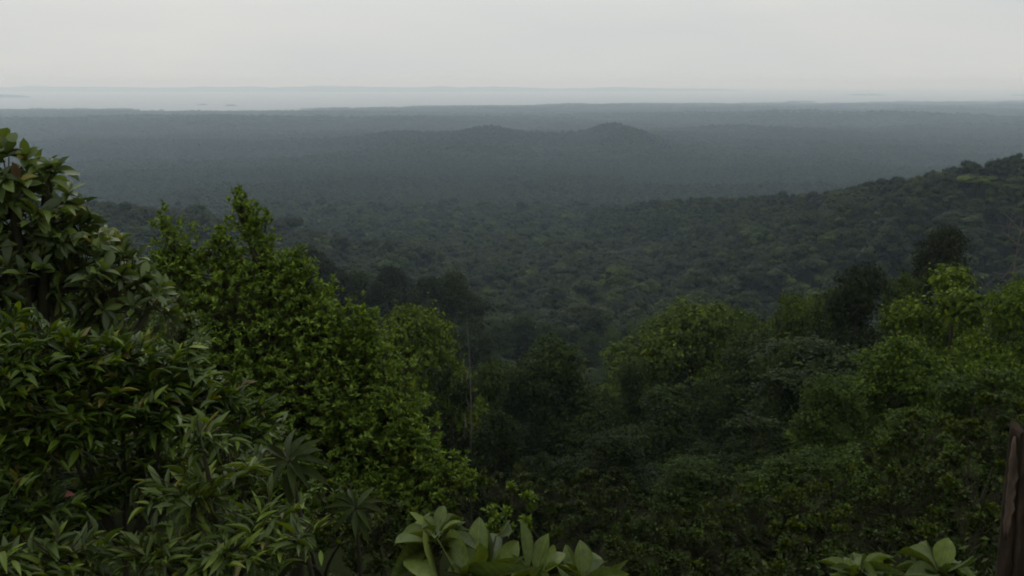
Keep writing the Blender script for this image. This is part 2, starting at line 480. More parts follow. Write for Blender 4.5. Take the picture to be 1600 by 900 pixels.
mound("far_hills", -160, 1150, 26000, 10.5, "thin strip of far shore hills along the horizon across the gulf", 3, 0.1)
mound("far_hills", -200, 62, 15000, 10, "low grey headland on the far side of the water at the left end", 4, 0.15)
mound("island", 318, 334, 10100, 2.6, "tiny flat wooded islet, left one of two off the coast", 5)
mound("island", 360, 380, 9700, 3.2, "tiny domed wooded islet, right one of two off the coast", 6)
mound("island", 688, 742, 9600, 2.8, "long low wooded islet off the middle of the coast", 7)
mound("island", 1312, 1372, 17500, 3.0, "long faint islet off the right part of the coast", 8)
mound("island", 1562, 1590, 17000, 3.0, "small faint islet at the far right of the water", 9)

# haze: one closed box of even thin air round everything on the ground
HX, HB, HT = 92000.0, -14.0, CAMZ + 35.0
hv = np.array([(sx * HX, y, z) for z in (HB, HT) for (sx, y) in ((-1, -24000.0), (1, -24000.0), (1, HX), (-1, HX))])
hf = np.array([(3, 2, 1, 0), (4, 5, 6, 7), (0, 1, 5, 4), (1, 2, 6, 5), (2, 3, 7, 6), (3, 0, 4, 7)])
M_HAZE = bpy.data.materials.new("haze_air"); M_HAZE.use_nodes = True
hn = M_HAZE.node_tree.nodes; hn.clear()
ho = hn.new("ShaderNodeOutputMaterial"); hp = hn.new("ShaderNodeVolumePrincipled")
hp.inputs["Color"].default_value = (*HAZE_COLOR, 1)
hp.inputs["Absorption Color"].default_value = (1, 1, 1, 1)      # thin air scatters blue first and absorbs nothing
hp.inputs["Density"].default_value = HAZE_DENSITY
hp.inputs["Anisotropy"].default_value = 0.25
M_HAZE.node_tree.links.new(hp.outputs["Volume"], ho.inputs["Volume"])
haze = link("haze", mesh_np("haze", hv, [hf], False, [M_HAZE]))
tag(haze, "thin grey haze lying over the forest and the gulf", "haze", kind="stuff")

def ico():
    t = (1 + 5 ** 0.5) / 2
    V = [(-1, t, 0), (1, t, 0), (-1, -t, 0), (1, -t, 0), (0, -1, t), (0, 1, t), (0, -1, -t), (0, 1, -t), (t, 0, -1), (t, 0, 1), (-t, 0, -1), (-t, 0, 1)]
    F = [(0, 11, 5), (0, 5, 1), (0, 1, 7), (0, 7, 10), (0, 10, 11), (1, 5, 9), (5, 11, 4), (11, 10, 2), (10, 7, 6), (7, 1, 8),
         (3, 9, 4), (3, 4, 2), (3, 2, 6), (3, 6, 8), (3, 8, 9), (4, 9, 5), (2, 4, 11), (6, 2, 10), (8, 6, 7), (9, 8, 1)]
    V = [tuple(v) for v in unit(np.array(V, float))]
    def sub(F):
        mid = {}; out = []
        def m(a, b):
            k = (min(a, b), max(a, b))
            if k not in mid:
                V.append(tuple(unit(np.array(V[a]) + np.array(V[b])))); mid[k] = len(V) - 1
            return mid[k]
        for a, b, c in F:
            x, y, z = m(a, b), m(b, c), m(c, a)
            out += [(a, x, z), (b, y, x), (c, z, y), (x, y, z)]
        return out
    F1 = sub(F); n1 = len(V); F2 = sub(F1)
    return np.array(V[:n1]), np.array(F1), np.array(V), np.array(F2)
ICO1V, ICO1F, ICO2V, ICO2F = ico()

# ------------------------------------------------------------------ tree crowns (unit trees: 1 wide, 1 tall with trunk)
def unit_tree(seed, nleaf, leaf, nlobes, shape="dome", low=0.25, nsubs=260, nrand=0.5):
    r = np.random.default_rng(seed)
    cen = []; rad = []
    for k in range(nlobes):
        u = r.uniform(0, 2 * np.pi); c = r.uniform(0, 1) ** 0.7
        if shape == "dome":
            q = np.array([0.36 * c * math.cos(u), 0.36 * c * math.sin(u), low + (0.86 - low) * (1 - 0.75 * c ** 2.2) * r.uniform(0.35, 1.0) ** 0.8])
            s = r.uniform(0.11, 0.19)
        elif shape == "column":
            h = r.uniform(0, 1)
            q = np.array([(0.34 * (1 - 0.6 * h ** 2)) * c * math.cos(u), (0.34 * (1 - 0.6 * h ** 2)) * c * math.sin(u), low + 0.08 + (0.80 - low) * h])
            s = r.uniform(0.12, 0.2)
        elif shape == "spread":
            q = np.array([0.40 * c * math.cos(u), 0.40 * c * math.sin(u), 0.86 - 0.22 * c ** 2 - r.uniform(0, 0.18)])
            s = r.uniform(0.10, 0.16)
        elif shape == "top":
            q = np.array([0.34 * c * math.cos(u), 0.34 * c * math.sin(u), 0.74 + 0.16 * r.uniform(0, 1)])
            s = r.uniform(0.10, 0.16)
        else:  # ragged
            q = np.array([0.40 * c * math.cos(u), 0.40 * c * math.sin(u), low + 0.1 + (0.78 - low) * r.uniform(0, 1) * (1 - 0.4 * c)])
            s = r.uniform(0.08, 0.17)
        cen.append(q); rad.append(s)
    if shape != "ragged":
        cen.append(np.array([0.02, 0.0, 0.84])); rad.append(0.14)
    cen = np.array(cen); rad = np.array(rad)
    cen[:, :2] *= r.uniform(0.75, 1.28, (len(cen), 1)); cen[:, 2] += r.normal(0, 0.025, len(cen)); rad = rad * r.uniform(0.75, 1.2, len(rad))
    w = rad ** 2; w /= w.sum()
    nsub = max(10, min(nsubs, nleaf // 10))
    pick = r.choice(len(cen), nsub, p=w)
    d = unit(r.normal(0, 1, (nsub, 3))); d[:, 2] = np.where(d[:, 2] < -0.2, -d[:, 2] * 0.7, d[:, 2]); d = unit(d)
    SC = cen[pick] + d * (rad[pick] * (1 - np.abs(r.normal(0, 0.2, nsub)) + 0.12 * r.random(nsub)))[:, None] * np.array([1, 1, 0.75])
    SR = rad[pick] * r.uniform(0.16, 0.42, nsub)
    g = r.choice(nsub, nleaf, p=SR ** 2 / (SR ** 2).sum())
    e = unit(r.normal(0, 1, (nleaf, 3))); e[:, 2] = np.where(e[:, 2] < -0.3, -e[:, 2], e[:, 2])
    P = SC[g] + e * (SR[g] * (0.45 + 0.6 * r.random(nleaf) ** 0.6))[:, None] * np.array([1, 1, 0.7])
    loose = r.random(nleaf) < 0.12
    P = P + loose[:, None] * r.normal(0, 0.035, (nleaf, 3))
    d = unit(d[g] * 0.6 + e)
    nrm = unit(d * 0.75 + np.array([0, 0, 0.4]) + r.normal(0, nrand, (nleaf, 3)))
    dirv = unit(np.cross(nrm, r.normal(0, 1, (nleaf, 3))) + np.array([0, 0, -0.25]))
    s = leaf * r.uniform(0.6, 1.35, nleaf)
    lv = Leaves(); lv.add(T_QUAD, P, dirv, nrm, s, s * r.uniform(0.5, 0.8, nleaf))
    crown = lv
    if nleaf > 8000:                 # leaves over the whole of every lobe and a dense inside, so that no lobe shows bald
        for (m, lo, hi, sz) in ((int(nleaf * .42), .72, 1.15, leaf), (int(nleaf * .35), .35, .8, leaf * 2.0)):
            q = r.choice(len(cen), m, p=w); e = unit(r.normal(0, 1, (m, 3)))
            P = cen[q] + e * (rad[q] * r.uniform(lo, hi, m))[:, None] * np.array([1, 1, .75])
            nn = unit(e * .6 + np.array([0, 0, .4]) + r.normal(0, nrand, (m, 3)))
            ss = sz * r.uniform(.6, 1.35, m)
            lv.add(T_QUAD, P, unit(np.cross(nn, r.normal(0, 1, (m, 3)))), nn, ss, ss * r.uniform(.5, .85, m))
    tb = Tubes()
    tb.add(np.array([(0, 0, -0.04), (0.01, 0, low * 0.6), (0, 0.01, low + 0.25), (0.0, 0, 0.7)]), [0.024, 0.018, 0.012, 0.005], 6)
    for k in np.argsort(-rad)[:9]:
        h0 = min(cen[k][2] * 0.7, 0.6)
        tb.add(limb((0, 0, h0), cen[k], 0.08, 4, r), [0.014, 0.01, 0.007, 0.004], 5)
    return crown, tb

def massed_tree(seed, nlobes, fine, flat=0.8, low=0.2, leaves=900, leaf=0.04):
    """a far crown: bumpy foliage masses that overlap, with loose leaf sprays breaking the outline"""
    r = np.random.default_rng(seed)
    V0, F0 = (ICO2V, ICO2F) if fine else (ICO1V, ICO1F)
    Vs, Fs, n = [], [], 0
    ga = r.uniform(0, 6.28)
    cen, rad = [], []
    for k in range(nlobes):
        c = math.sqrt((k + 0.3) / nlobes); u = ga + 2.39996 * k + r.normal(0, .25)
        z = low + (0.80 - low) * (1 - flat * c ** 2.4) + r.normal(0, 0.05)
        s = r.uniform(0.09, 0.21) * (1.1 - 0.25 * c)
        q = np.array([0.37 * c * math.cos(u), 0.37 * c * math.sin(u), z])
        cen.append(q); rad.append(s)
        off = r.uniform(0, 50)
        nv = noise2(V0[:, 0] * 2.2 + off, V0[:, 1] * 2.2 + V0[:, 2] * 1.7, seed + k) * 0.30 + noise2(V0[:, 0] * 4 + off, V0[:, 2] * 4 + V0[:, 1] * 3, seed + k + 9) * 0.24
        Vs.append(q + V0 * (s * (1 + nv))[:, None] * np.array([1, 1, r.uniform(0.42, 0.75)]))
        Fs.append(F0 + n); n += len(V0)
    V = np.concatenate(Vs); F = np.concatenate(Fs)
    cen = np.array(cen); rad = np.array(rad)
    g = r.integers(0, nlobes, leaves); d = unit(r.normal(0, 1, (leaves, 3)) + np.array([0, 0, .35]))
    P = cen[g] + d * (rad[g] * r.uniform(0.85, 1.22, leaves))[:, None] * np.array([1, 1, .8])
    lv = Leaves(); sz = leaf * r.uniform(.6, 1.5, leaves)
    nn = unit(d * .8 + np.array([0, 0, .3]) + r.normal(0, .4, (leaves, 3)))
    lv.add(T_QUAD, P, unit(np.cross(nn, r.normal(0, 1, (leaves, 3)))), nn, sz, sz * .75)
    LV = np.concatenate(lv.V); LF = np.concatenate(lv.F) + n
    tb = Tubes()
    tb.add(np.array([(0, 0, -0.1), (0.0, 0.01, low), (0, 0, 0.6)]), [0.022, 0.018, 0.008], 6)
    return (np.vstack([V, LV]), [F, LF]), tb

N_MID = 9          # kind 9 is a slim tree with its crown at the top only
MID = []; NEARSRC = []
for k in range(N_MID + 1):
    shp = ["dome", "dome", "spread", "column", "ragged", "dome", "column", "spread", "ragged", "top"][k]
    c, t = unit_tree(100 + k, 22000, 0.018, [16, 22, 18, 22, 26, 28, 18, 24, 20, 9][k], shp, [0.1, 0.06, 0.15, 0.04, 0.08, 0.06, 0.04, 0.12, 0.06, 0.5][k])
    if k < 4: NEARSRC.append(c)
    MID.append((c.mesh("mid_crown", [M_TREE], smooth=False), t.mesh("mid_trunk", [M_BARK])))
N_FAR = 8
FAR = []
for k in range(N_FAR):
    (V, F), t = massed_tree(200 + k, [13, 17, 20, 15, 11, 18, 22, 14][k], True, [.75, .5, .85, .6, .8, .9, .45, .7][k], [.25, .45, .2, .3, .2, .15, .45, .25][k], 2600, 0.036)
    FAR.append((mesh_np("far_crown", V, F, False, [M_FARTREE]), t.mesh("far_trunk", [M_BARK]), (V, F)))
col_src = bpy.data.collections.new("canopy_sources")      # the mass of the forest, two levels of detail
def src(i, me):
    o = bpy.data.objects.new("canopy_source_%02d" % i, me); col_src.objects.link(o)
for k in range(N_FAR):
    src(k, mesh_np("canopy_crown", FAR[k][2][0], FAR[k][2][1], False, [M_CANOPY]))
for k in range(6):
    (V, F), t = massed_tree(300 + k, [6, 7, 9, 8, 5, 10][k], False, [.6, .8, .5, .7, .8, .6][k], .25, 120, 0.07)
    src(N_FAR + k, mesh_np("canopy_crown_coarse", V, F, False, [M_CANOPY]))

for k in range(4):
    src(N_FAR + 6 + k, NEARSRC[k].mesh("canopy_crown_near", [M_TREE], smooth=False))
TREE_COUNT = [0]
def place_tree(kind, mid, x, y, height, width, color, label, group=None, rz=None, name=None, zoff=0.0, yaw=None):
    me_c, me_t = (MID if mid else FAR)[kind][:2]
    z = float(ground_z(x, y)) + zoff
    root = empty(name or "rainforest_tree", (x, y, z))
    root.rotation_euler = (0, 0, rng.uniform(0, 6.28) if rz is None else rz)
    tag(root, label, "tree", group)
    c = link("crown", me_c, root); t = link("trunk", me_t, root)
    for o in (c, t): o.scale = (width, width, height)
    c.color = (*color, 1)
    TREE_COUNT[0] += 1
    return root

# ------------------------------------------------------------------ named trees of the middle ground: (px, py of top, width px, distance, kind, colour, label)
DK, MD, YG, BR, OL, BW = (0.62, 0.66, 0.62), (1.0, 1.0, 0.95), (1.9, 1.75, 0.8), (1.55, 1.65, 0.75), (1.2, 1.12, 0.9), (0.9, 0.78, 0.7)
NAMED = [
    (650, 484, 220, 66, 5, (1.9, 1.85, .8), "tree with a clumped yellow-green top just behind the bright leafy tree's right edge"),
    (748, 512, 130, 74, 4, MD, "loose grey-green tree standing around the thin pale dead trunk"),
    (872, 524, 205, 84, 1, (.8, .82, .66), "dark rounded tree shrouded in creepers at the centre of the ravine"),
    (705, 560, 150, 60, 8, DK, "very dark ragged tree below the clumped yellow-green tree top"),
    (770, 640, 140, 56, 1, DK, "black-green tree low in the ravine, left of the creeper-shrouded tree's foot"),
    (1085, 480, 220, 96, 7, (1.7, 1.65, .8), "wide flat-topped tree with olive sprays along its top, middle of the right slope"),
    (1160, 488, 140, 104, 5, (1.2, 1.2, .8), "olive-green tree joining the wide flat-topped tree to the crooked yellow-tipped crown"),
    (1295, 446, 120, 94, 1, (1.0, 1.0, .75), "dull green tree wedged between the crooked yellow-tipped crown and the darkest tree"),
    (1015, 524, 120, 98, 2, (1.1, 1.12, .78), "small-crowned tree at the valley notch, left end of the wide flat-topped tree"),
    (1415, 428, 120, 84, 0, (1.1, 1.1, .72), "green tree between the darkest tree and the bright yellow-green spreading tree"),
    (800, 590, 120, 80, 0, (.62, .65, .58), "near-black tree on the left flank of the creeper-shrouded tree"),
    (990, 560, 120, 88, 0, MD, "small green tree tucked between the creeper-shrouded tree and the wide flat-topped tree"),
    (1180, 520, 150, 84, 5, (.95, .98, .85), "rounded dull green tree in front of the wide flat-topped tree's right end"),
    (1050, 600, 170, 72, 1, (.8, .85, .75), "broad dark tree in the hollow under the wide flat-topped tree"),
    (1240, 455, 130, 98, 2, (1.7, 1.6, .75), "tree with a crooked yellow-tipped crown left of the darkest tree"),
    (1345, 416, 150, 80, 0, (.55, .55, .5), "darkest tree of the right slope with a yellowish tuft on top"),
    (1230, 560, 110, 70, 6, MD, "upright green tree below the crooked yellow-tipped crown"),
    (1475, 362, 130, 125, 5, (.6, .52, .45), "brownish dark dome-shaped tree above the bright yellow-green tree"),
    (1500, 402, 240, 58, 8, (2.1, 2.05, .7), "bright yellow-green spreading tree high on the right slope"),
    (1595, 440, 160, 54, 0, (2.0, 2.0, .7), "green leafy tree at the right frame edge beside the bright yellow-green tree"),
    (1400, 520, 190, 50, 1, (1.6, 1.65, .75), "mid green tree with many small clumps under the bright yellow-green tree"),
    (1300, 590, 150, 46, 5, (1.1, 1.15, .75), "rounded green tree below the darkest tree of the right slope"),
    (1530, 560, 200, 42, 8, (1.05, 1.1, .7), "ragged shaded tree beneath the right-edge leafy tree"),
    (1180, 640, 170, 52, 8, (.75, .8, .7), "ragged dark tree in the middle of the ravine's right bank"),
    (960, 680, 170, 50, 0, (.6, .64, .58), "dark tree at the bottom of the ravine right of the creeper-shrouded tree"),
    (860, 690, 130, 48, 4, (.62, .66, .58), "dim ragged tree directly under the creeper-shrouded tree"),
    (1080, 720, 160, 40, 5, (.8, .86, .7), "rounded dark green tree low on the ravine's right bank"),
    (1280, 690, 170, 34, 4, (.95, 1.0, .7), "loose dark tree with a pale leaf streak, lower right slope"),
    (1420, 640, 170, 32, 0, (1.15, 1.2, .72), "small-leaved green tree left of the yellowish sprays near the post"),
    (1532, 272, 46, 250, 11, (1.7, 1.55, .6), "slim yellow tree standing out on the flank of the right ridge"),
    (1594, 276, 36, 265, 15, (1.5, 1.4, .7), "small olive-yellow tree at the right frame edge above the bare tree"),
    (500, 405, 90, 262, 5, (.38, .38, .36), "broad black-green tree leading the dark row, close to the bright leafy tree's edge"),
    (585, 440, 90, 232, 1, (.42, .43, .4), "low black-green tree in front of the tallest tree of the dark row"),
    (635, 455, 100, 228, 7, (.45, .46, .42), "low spreading dark tree in front of the dark row's middle"),
    (560, 424, 80, 250, 0, (.8, .88, .65), "greener tree second in the dark row behind the bright leafy tree"),
    (605, 414, 90, 255, 1, (.45, .45, .42), "tallest black-green tree of the dark row behind the bright leafy tree"),
    (668, 436, 85, 245, 5, (.5, .5, .46), "short black-green tree between the tallest and the olive one of the dark row"),
    (706, 430, 100, 250, 7, (.85, .78, .5), "olive-topped dark tree ending the row behind the bright leafy tree"),
    (530, 428, 80, 240, 5, (.45, .45, .42), "black-green tree nearest the bright leafy tree in the dark row"),
    (470, 380, 80, 300, 2, (.42, .42, .4), "dark tree showing just right of the bright leafy tree's upper crown"),
    (1010, 492, 60, 320, 2, (1.7, 1.65, .8), "pale olive tree alone among dark crowns just above the wide flat-topped tree"),
]
def reach(px, py, h):
    """range at which the line of sight through (px, py) comes down to h metres above the ground"""
    for d in np.arange(150, 900, 4.0):
        p = at(px, py, d)
        if p[2] < float(ground_z(p[0], p[1])) + h: return d
    return 500.0
named_xy = []
for (px, py, wpx, dist, kind, colr, label) in NAMED:
    if kind >= 10: dist = reach(px, py, 15.0)
    top = at(px, py, dist)
    g = float(ground_z(top[0], top[1]))
    H = max(top[2] - g, 3.0) / 0.97
    W = wpx / FPX * dist / 0.73
    place_tree(kind % 10, kind < 10, top[0], top[1], H, W, tuple(1.3 * q if kind < 10 and dist < 200 and colr[1] > .8 else q for q in colr), label, "trees of the middle ground")
    named_xy.append((top[0], top[1], W))

# ------------------------------------------------------------------ forest scatter
def scatter(r0, r1, area, half=36):
    a = math.radians(half)
    n = int(a * (r1 * r1 - r0 * r0) / area)
    r = np.sqrt(rng.uniform(r0 * r0, r1 * r1, n)); t = rng.uniform(-a, a, n)
    return np.stack([r * np.sin(t), r * np.cos(t)], 1)

def thin(P, mind):
    """keep points at least about mind apart (grid hashing)"""
    grid = {}; keep = []
    for i, (x, y) in enumerate(P):
        gx_, gy_ = int(x // mind), int(y // mind)
        ok = True
        for a in (-1, 0, 1):
            for b_ in (-1, 0, 1):
                q = grid.get((gx_ + a, gy_ + b_))
                if q is not None and (q[0] - x) ** 2 + (q[1] - y) ** 2 < mind * mind: ok = False
        if ok: grid[(gx_, gy_)] = (x, y); keep.append(i)
    return P[keep]

ENV_PX = np.array([-200, 0, 250, 400, 480, 600, 735, 760, 800, 900, 960, 1000, 1040, 1200, 1300, 1400, 1450, 1600, 1800.])
ENV_PY = np.array([330, 330, 340, 350, 420, 440, 445, 540, 575, 585, 580, 545, 505, 490, 450, 420, 385, 365, 340.])
S1 = thin(scatter(50, 330, 12), 5.2)
S1 = S1[(np.hypot(S1[:, 0], S1[:, 1]) > 140) | (rng.random(len(S1)) < 0.45)]
S2 = thin(scatter(330, 1300, 20), 7.0)
pts = np.vstack([S1, S2])
gz_ = ground_z(pts[:, 0], pts[:, 1])
rng_d = np.hypot(pts[:, 0], pts[:, 1])
W_ = (8.5 + 9.5 * rng.random(len(pts)) ** 1.6) * np.where(rng_d < 200, 0.85, 1.0)
big = rng.random(len(pts)) < 0.09
W_ = np.where(big, W_ * 1.5, W_)
H_ = W_ * rng.uniform(0.7, 1.0, len(pts)) + rng.uniform(1, 6.0, len(pts))
crest_d, _ = seg_dist(pts[:, 0], pts[:, 1], RIDGE_R)
crest_e, _ = seg_dist(pts[:, 0], pts[:, 1], RIDGE_L)
on_crest = (np.minimum(crest_d, crest_e) < 60) & (rng_d > 330)
W_ = np.where(on_crest, np.clip(W_, 8, 13), W_)
H_ = np.where(on_crest, 9 + 0.35 * W_ + rng.uniform(-1.6, 1.6, len(pts)), H_)
H_ = np.where(rng_d < 60, H_ * 0.7, H_)
# keep nearer trees below the line where the valley shows
pxx, pyy, _ = project(np.stack([pts[:, 0], pts[:, 1], gz_ + H_], 1))
envy = np.interp(pxx, ENV_PX, ENV_PY)
envy = envy + np.where(rng_d < 130, 95, np.where(rng_d < 200, 25, 0))
need = np.clip((pyy - envy) , None, 0)                           # negative: sticks out
cut = -need / FPX * rng_d * 1.05
H_ = np.where(rng_d < 300, H_ - cut, H_)
keep = H_ > 4
for (nx, ny, nw) in named_xy:
    keep &= np.hypot(pts[:, 0] - nx, pts[:, 1] - ny) > nw * 0.45
pts, gz_, rng_d, W_, H_ = pts[keep], gz_[keep], rng_d[keep], W_[keep], H_[keep]

# which of them the picture shows largest: a small painter's buffer, near to far
BW_, BH_ = 400, 225
zb = np.zeros((BH_, BW_), bool)
order = np.argsort(rng_d)
pc, qc, zc = project(np.stack([pts[:, 0], pts[:, 1], gz_ + H_ * 0.62], 1))
vis = np.zeros(len(pts))
nx_, ny_ = {}, {}
nm = [(project((x, y, float(ground_z(x, y)) + 8)), w, math.hypot(x, y)) for (x, y, w) in named_xy]
nm.sort(key=lambda q: q[2]); ni = 0
def stamp(px, py, rw, rh):
    x0, x1 = int(max(0, (px - rw) / 4)), int(min(BW_, (px + rw) / 4 + 1))
    y0, y1 = int(max(0, (py - rh) / 4)), int(min(BH_, (py + rh) / 4 + 1))
    if x1 <= x0 or y1 <= y0: return 0
    s = zb[y0:y1, x0:x1]
    n = int((~s).sum()); s[:] = True
    return n
# near bushes cover the lower left and the bottom
zb[120:, :115] = True; zb[80:, :100] = True; zb[100:, :130] = True; zb[200:, :] = True
for i_ in order:
    while ni < len(nm) and nm[ni][2] < rng_d[i_]:
        (a_, b_, c_), w, dd = nm[ni]; stamp(a_, b_, FPX * w / c_ * 0.42, FPX * w / c_ * 0.42); ni += 1
    vis[i_] = stamp(pc[i_], qc[i_], FPX * W_[i_] / zc[i_] * 0.42, FPX * H_[i_] / zc[i_] * 0.36)
N_IND = 262
chosen = np.argsort(-vis)[:N_IND]
chosen = chosen[vis[chosen] > 0]
is_ind = np.zeros(len(pts), bool); is_ind[chosen] = True

TINTS = [((.62, .66, .6), "dark green"), ((.85, .9, .85), "dull green"), ((1.0, 1.05, .85), "mid green"), ((1.25, 1.25, .85), "olive green"), ((1.7, 1.6, .8), "pale yellow-green"), ((1.0, .88, .75), "brownish")]
LABELLED = {}
TP = np.array([.26, .26, .22, .14, .06, .06])
d_r, _ = seg_dist(pts[:, 0], pts[:, 1], RIDGE_R)
d_l, _ = seg_dist(pts[:, 0], pts[:, 1], RIDGE_L)
for i_ in chosen:
    x, y = pts[i_]
    ti = rng.choice(6, p=TP); tint, tname = TINTS[ti]
    if d_r[i_] < 45 and rng_d[i_] > 330: where, grp = "on the right ridge's crest", "trees on the right ridge"
    elif d_r[i_] < 200 and x > 60 and rng_d[i_] > 330: where, grp = "on the right ridge's flank", "trees on the right ridge"
    elif d_l[i_] < 160 and x < -30: where, grp = "on the dark left spur", "trees on the left spur"
    elif rng_d[i_] > 330: where, grp = "on the valley floor", "trees on the valley floor"
    elif x > 0: where, grp = "in the ravine's right bank", "trees in the ravine"
    else: where, grp = "in the ravine's left bank", "trees in the ravine"
    size = "large" if W_[i_] > 12 else ("small" if W_[i_] < 8.5 else "middling")
    mid = rng_d[i_] < 330
    o_ = place_tree(int(rng.integers(0, N_MID if mid else N_FAR)), mid, x, y, H_[i_], W_[i_], tuple(np.array(tint) * rng.uniform(.8, 1.3)),
               "%s %s tree %s" % (size, tname, where), grp)
    LABELLED.setdefault(o_["label"], []).append((pc[i_], o_))
NTH = ["leftmost", "second", "third", "fourth", "fifth", "sixth", "seventh", "eighth", "ninth", "tenth", "eleventh", "twelfth"]
for lab, lst in LABELLED.items():       # look-alikes are told apart by their order across the slope
    if len(lst) < 2: continue
    lst.sort(key=lambda q: q[0])
    for n_, (p_, o_) in enumerate(lst):
        h_ = n_ if n_ < (len(lst) + 1) // 2 else len(lst) - 1 - n_
        side_ = "left" if n_ < (len(lst) + 1) // 2 else "right"
        w_ = ("%smost" % side_) if h_ == 0 else "%s from the %s" % (NTH[min(h_, 11)], side_)
        o_["label"] = "%s, %s of %d alike" % (lab, w_, len(lst))

# the rest of the forest is one mass
rest = ~is_ind
A = [np.column_stack([pts[rest], gz_[rest], W_[rest], H_[rest], np.where(rng_d[rest] < 330, N_FAR + 6 + rng.integers(0, 4, rest.sum()), rng.integers(0, N_FAR, rest.sum()))])]
for (r0, r1, area, wlo, whi, hk) in ((1300, 2300, 75, 8, 14, 1.0), (2300, 4300, 190, 12, 20, 0.75), (4300, 9500, 900, 22, 40, 0.42)):
    P = scatter(r0, r1, area)
    z = ground_z(P[:, 0], P[:, 1]); k = z > 2.0
    if r1 > 5000:
        k &= z > 1.0
    P, z = P[k], z[k]
    w = rng.uniform(wlo, whi, len(P))
    A.append(np.column_stack([P, z, w, w * hk * rng.uniform(0.8, 1.25, len(P)), N_FAR + rng.integers(0, 6, len(P))]))
A = np.vstack(A)
me = bpy.data.meshes.new("rainforest_canopy")
me.vertices.add(len(A)); me.vertices.foreach_set("co", np.ascontiguousarray(A[:, :3], dtype=np.float32).ravel())
at_s = me.attributes.new("csize", 'FLOAT_VECTOR', 'POINT')
at_s.data.foreach_set("vector", np.column_stack([A[:, 3], A[:, 3], A[:, 4]]).astype(np.float32).ravel())
at_r = me.attributes.new("crot", 'FLOAT_VECTOR', 'POINT')
at_r.data.foreach_set("vector", np.column_stack([np.zeros(len(A)), np.zeros(len(A)), rng.uniform(0, 6.28, len(A))]).astype(np.float32).ravel())
at_k = me.attributes.new("ckind", 'INT', 'POINT')
at_k.data.foreach_set("value", A[:, 5].astype(np.int32))
canopy = link("rainforest_canopy", me)
tag(canopy, "unbroken rainforest canopy covering the valley and the hazy lowland", "forest", kind="stuff")
ng = bpy.data.node_groups.new("canopy_nodes", 'GeometryNodeTree')
ng.interface.new_socket("Geometry", in_out='INPUT', socket_type='NodeSocketGeometry')
ng.interface.new_socket("Geometry", in_out='OUTPUT', socket_type='NodeSocketGeometry')
gi = ng.nodes.new("NodeGroupInput"); go = ng.nodes.new("NodeGroupOutput")
iop = ng.nodes.new("GeometryNodeInstanceOnPoints")
ci = ng.nodes.new("GeometryNodeCollectionInfo")
ci.inputs["Collection"].default_value = col_src
ci.inputs["Separate Children"].default_value = True
ci.inputs["Reset Children"].default_value = True
iop.inputs["Pick Instance"].default_value = True
def named_attr(nm_, dt):
    q = ng.nodes.new("GeometryNodeInputNamedAttribute"); q.data_type = dt
    q.inputs["Name"].default_value = nm_
    return [o for o in q.outputs if o.enabled and o.name == "Attribute"][0]
ng.links.new(gi.outputs[0], iop.inputs["Points"])
ng.links.new(ci.outputs[0], iop.inputs["Instance"])
ng.links.new(named_attr("ckind", 'INT'), iop.inputs["Instance Index"])
ng.links.new(named_attr("csize", 'FLOAT_VECTOR'), iop.inputs["Scale"])
e2r = ng.nodes.new("FunctionNodeEulerToRotation")
ng.links.new(named_attr("crot", 'FLOAT_VECTOR'), e2r.inputs[0])
ng.links.new(e2r.outputs[0], iop.inputs["Rotation"])
ng.links.new(iop.outputs[0], go.inputs[0])
md = canopy.modifiers.new("canopy", 'NODES'); md.node_group = ng

# ------------------------------------------------------------------ near shrubs and trees
def perp_frame(a):
    ref = np.where(np.abs(a[..., 2:3]) < 0.9, np.array([0, 0, 1.0]), np.array([1.0, 0, 0]))
    u = unit(np.cross(a, ref)); return u, np.cross(a, u)

def rosettes(lv, tips, axes, tmpl, n, length, width, spread=(35, 85), r=rng, stagger=0.0):
    """n leaves round every tip"""
    N = len(tips)
    u, v = perp_frame(axes)
    for k in range(n):
        keep = r.random(N) < 0.9
        th = np.radians(r.uniform(spread[0], spread[1], N))
        ph = 2.39996 * k + r.uniform(0, 0.9, N) + np.arange(N) * 1.7
        rad = u * np.cos(ph)[:, None] + v * np.sin(ph)[:, None]
        d = axes * np.cos(th)[:, None] + rad * np.sin(th)[:, None]
        nrm = unit(axes * np.sin(th)[:, None] - rad * np.cos(th)[:, None] + r.normal(0, 0.18, (N, 3)) + np.array([0, 0, 0.25]))
        L = length * r.uniform(0.45, 1.25, N)
        p = tips - axes * (stagger * r.random(N))[:, None]
        lv.add(tmpl, p[keep], d[keep], nrm[keep], L[keep], L[keep] * width * r.uniform(.85, 1.2, keep.sum()), r.uniform(0.2, 2.0, keep.sum()))

def sprays(lv, tips, axes, tmpl, n, length, width, run, r=rng):
    """leaves in two ranks along the last run metres of every twig, tips drooping"""
    N = len(tips)
    hz = unit(np.cross(axes, np.array([0, 0, 1.0])) + r.normal(0, .25, (N, 3)))
    for k in range(n):
        keep = r.random(N) < 0.92
        s = 1 if k % 2 else -1
        t = (k + 0.5) / n
        p = tips - axes * (run * (1 - t)) + np.array([0, 0, -1.0]) * run * 0.35 * t * t
        d = unit(axes * (0.35 + 0.75 * t) + hz * s * (1.0 - 0.45 * t) + np.array([0, 0, -0.02]) + r.normal(0, 0.2, (N, 3)))
        nrm = unit(np.array([0, 0, 1.0]) + axes * 0.2 + r.normal(0, 0.25, (N, 3)))
        L = length * r.uniform(0.65, 1.2, N)
        lv.add(tmpl, p[keep], d[keep], nrm[keep], L[keep], L[keep] * width * r.uniform(.85, 1.15, keep.sum()), r.uniform(0.2, 1.3, keep.sum()))

def lobes3d(spec):
    out = []
    for (px, py, d, rx, rz) in spec:
        c = at(px, py, d)
        k = np.linalg.norm(c - CAM) / FPX
        out.append((c, np.array([rx * k, (rx + rz) / 2 * k * 0.9, rz * k])))
    return out

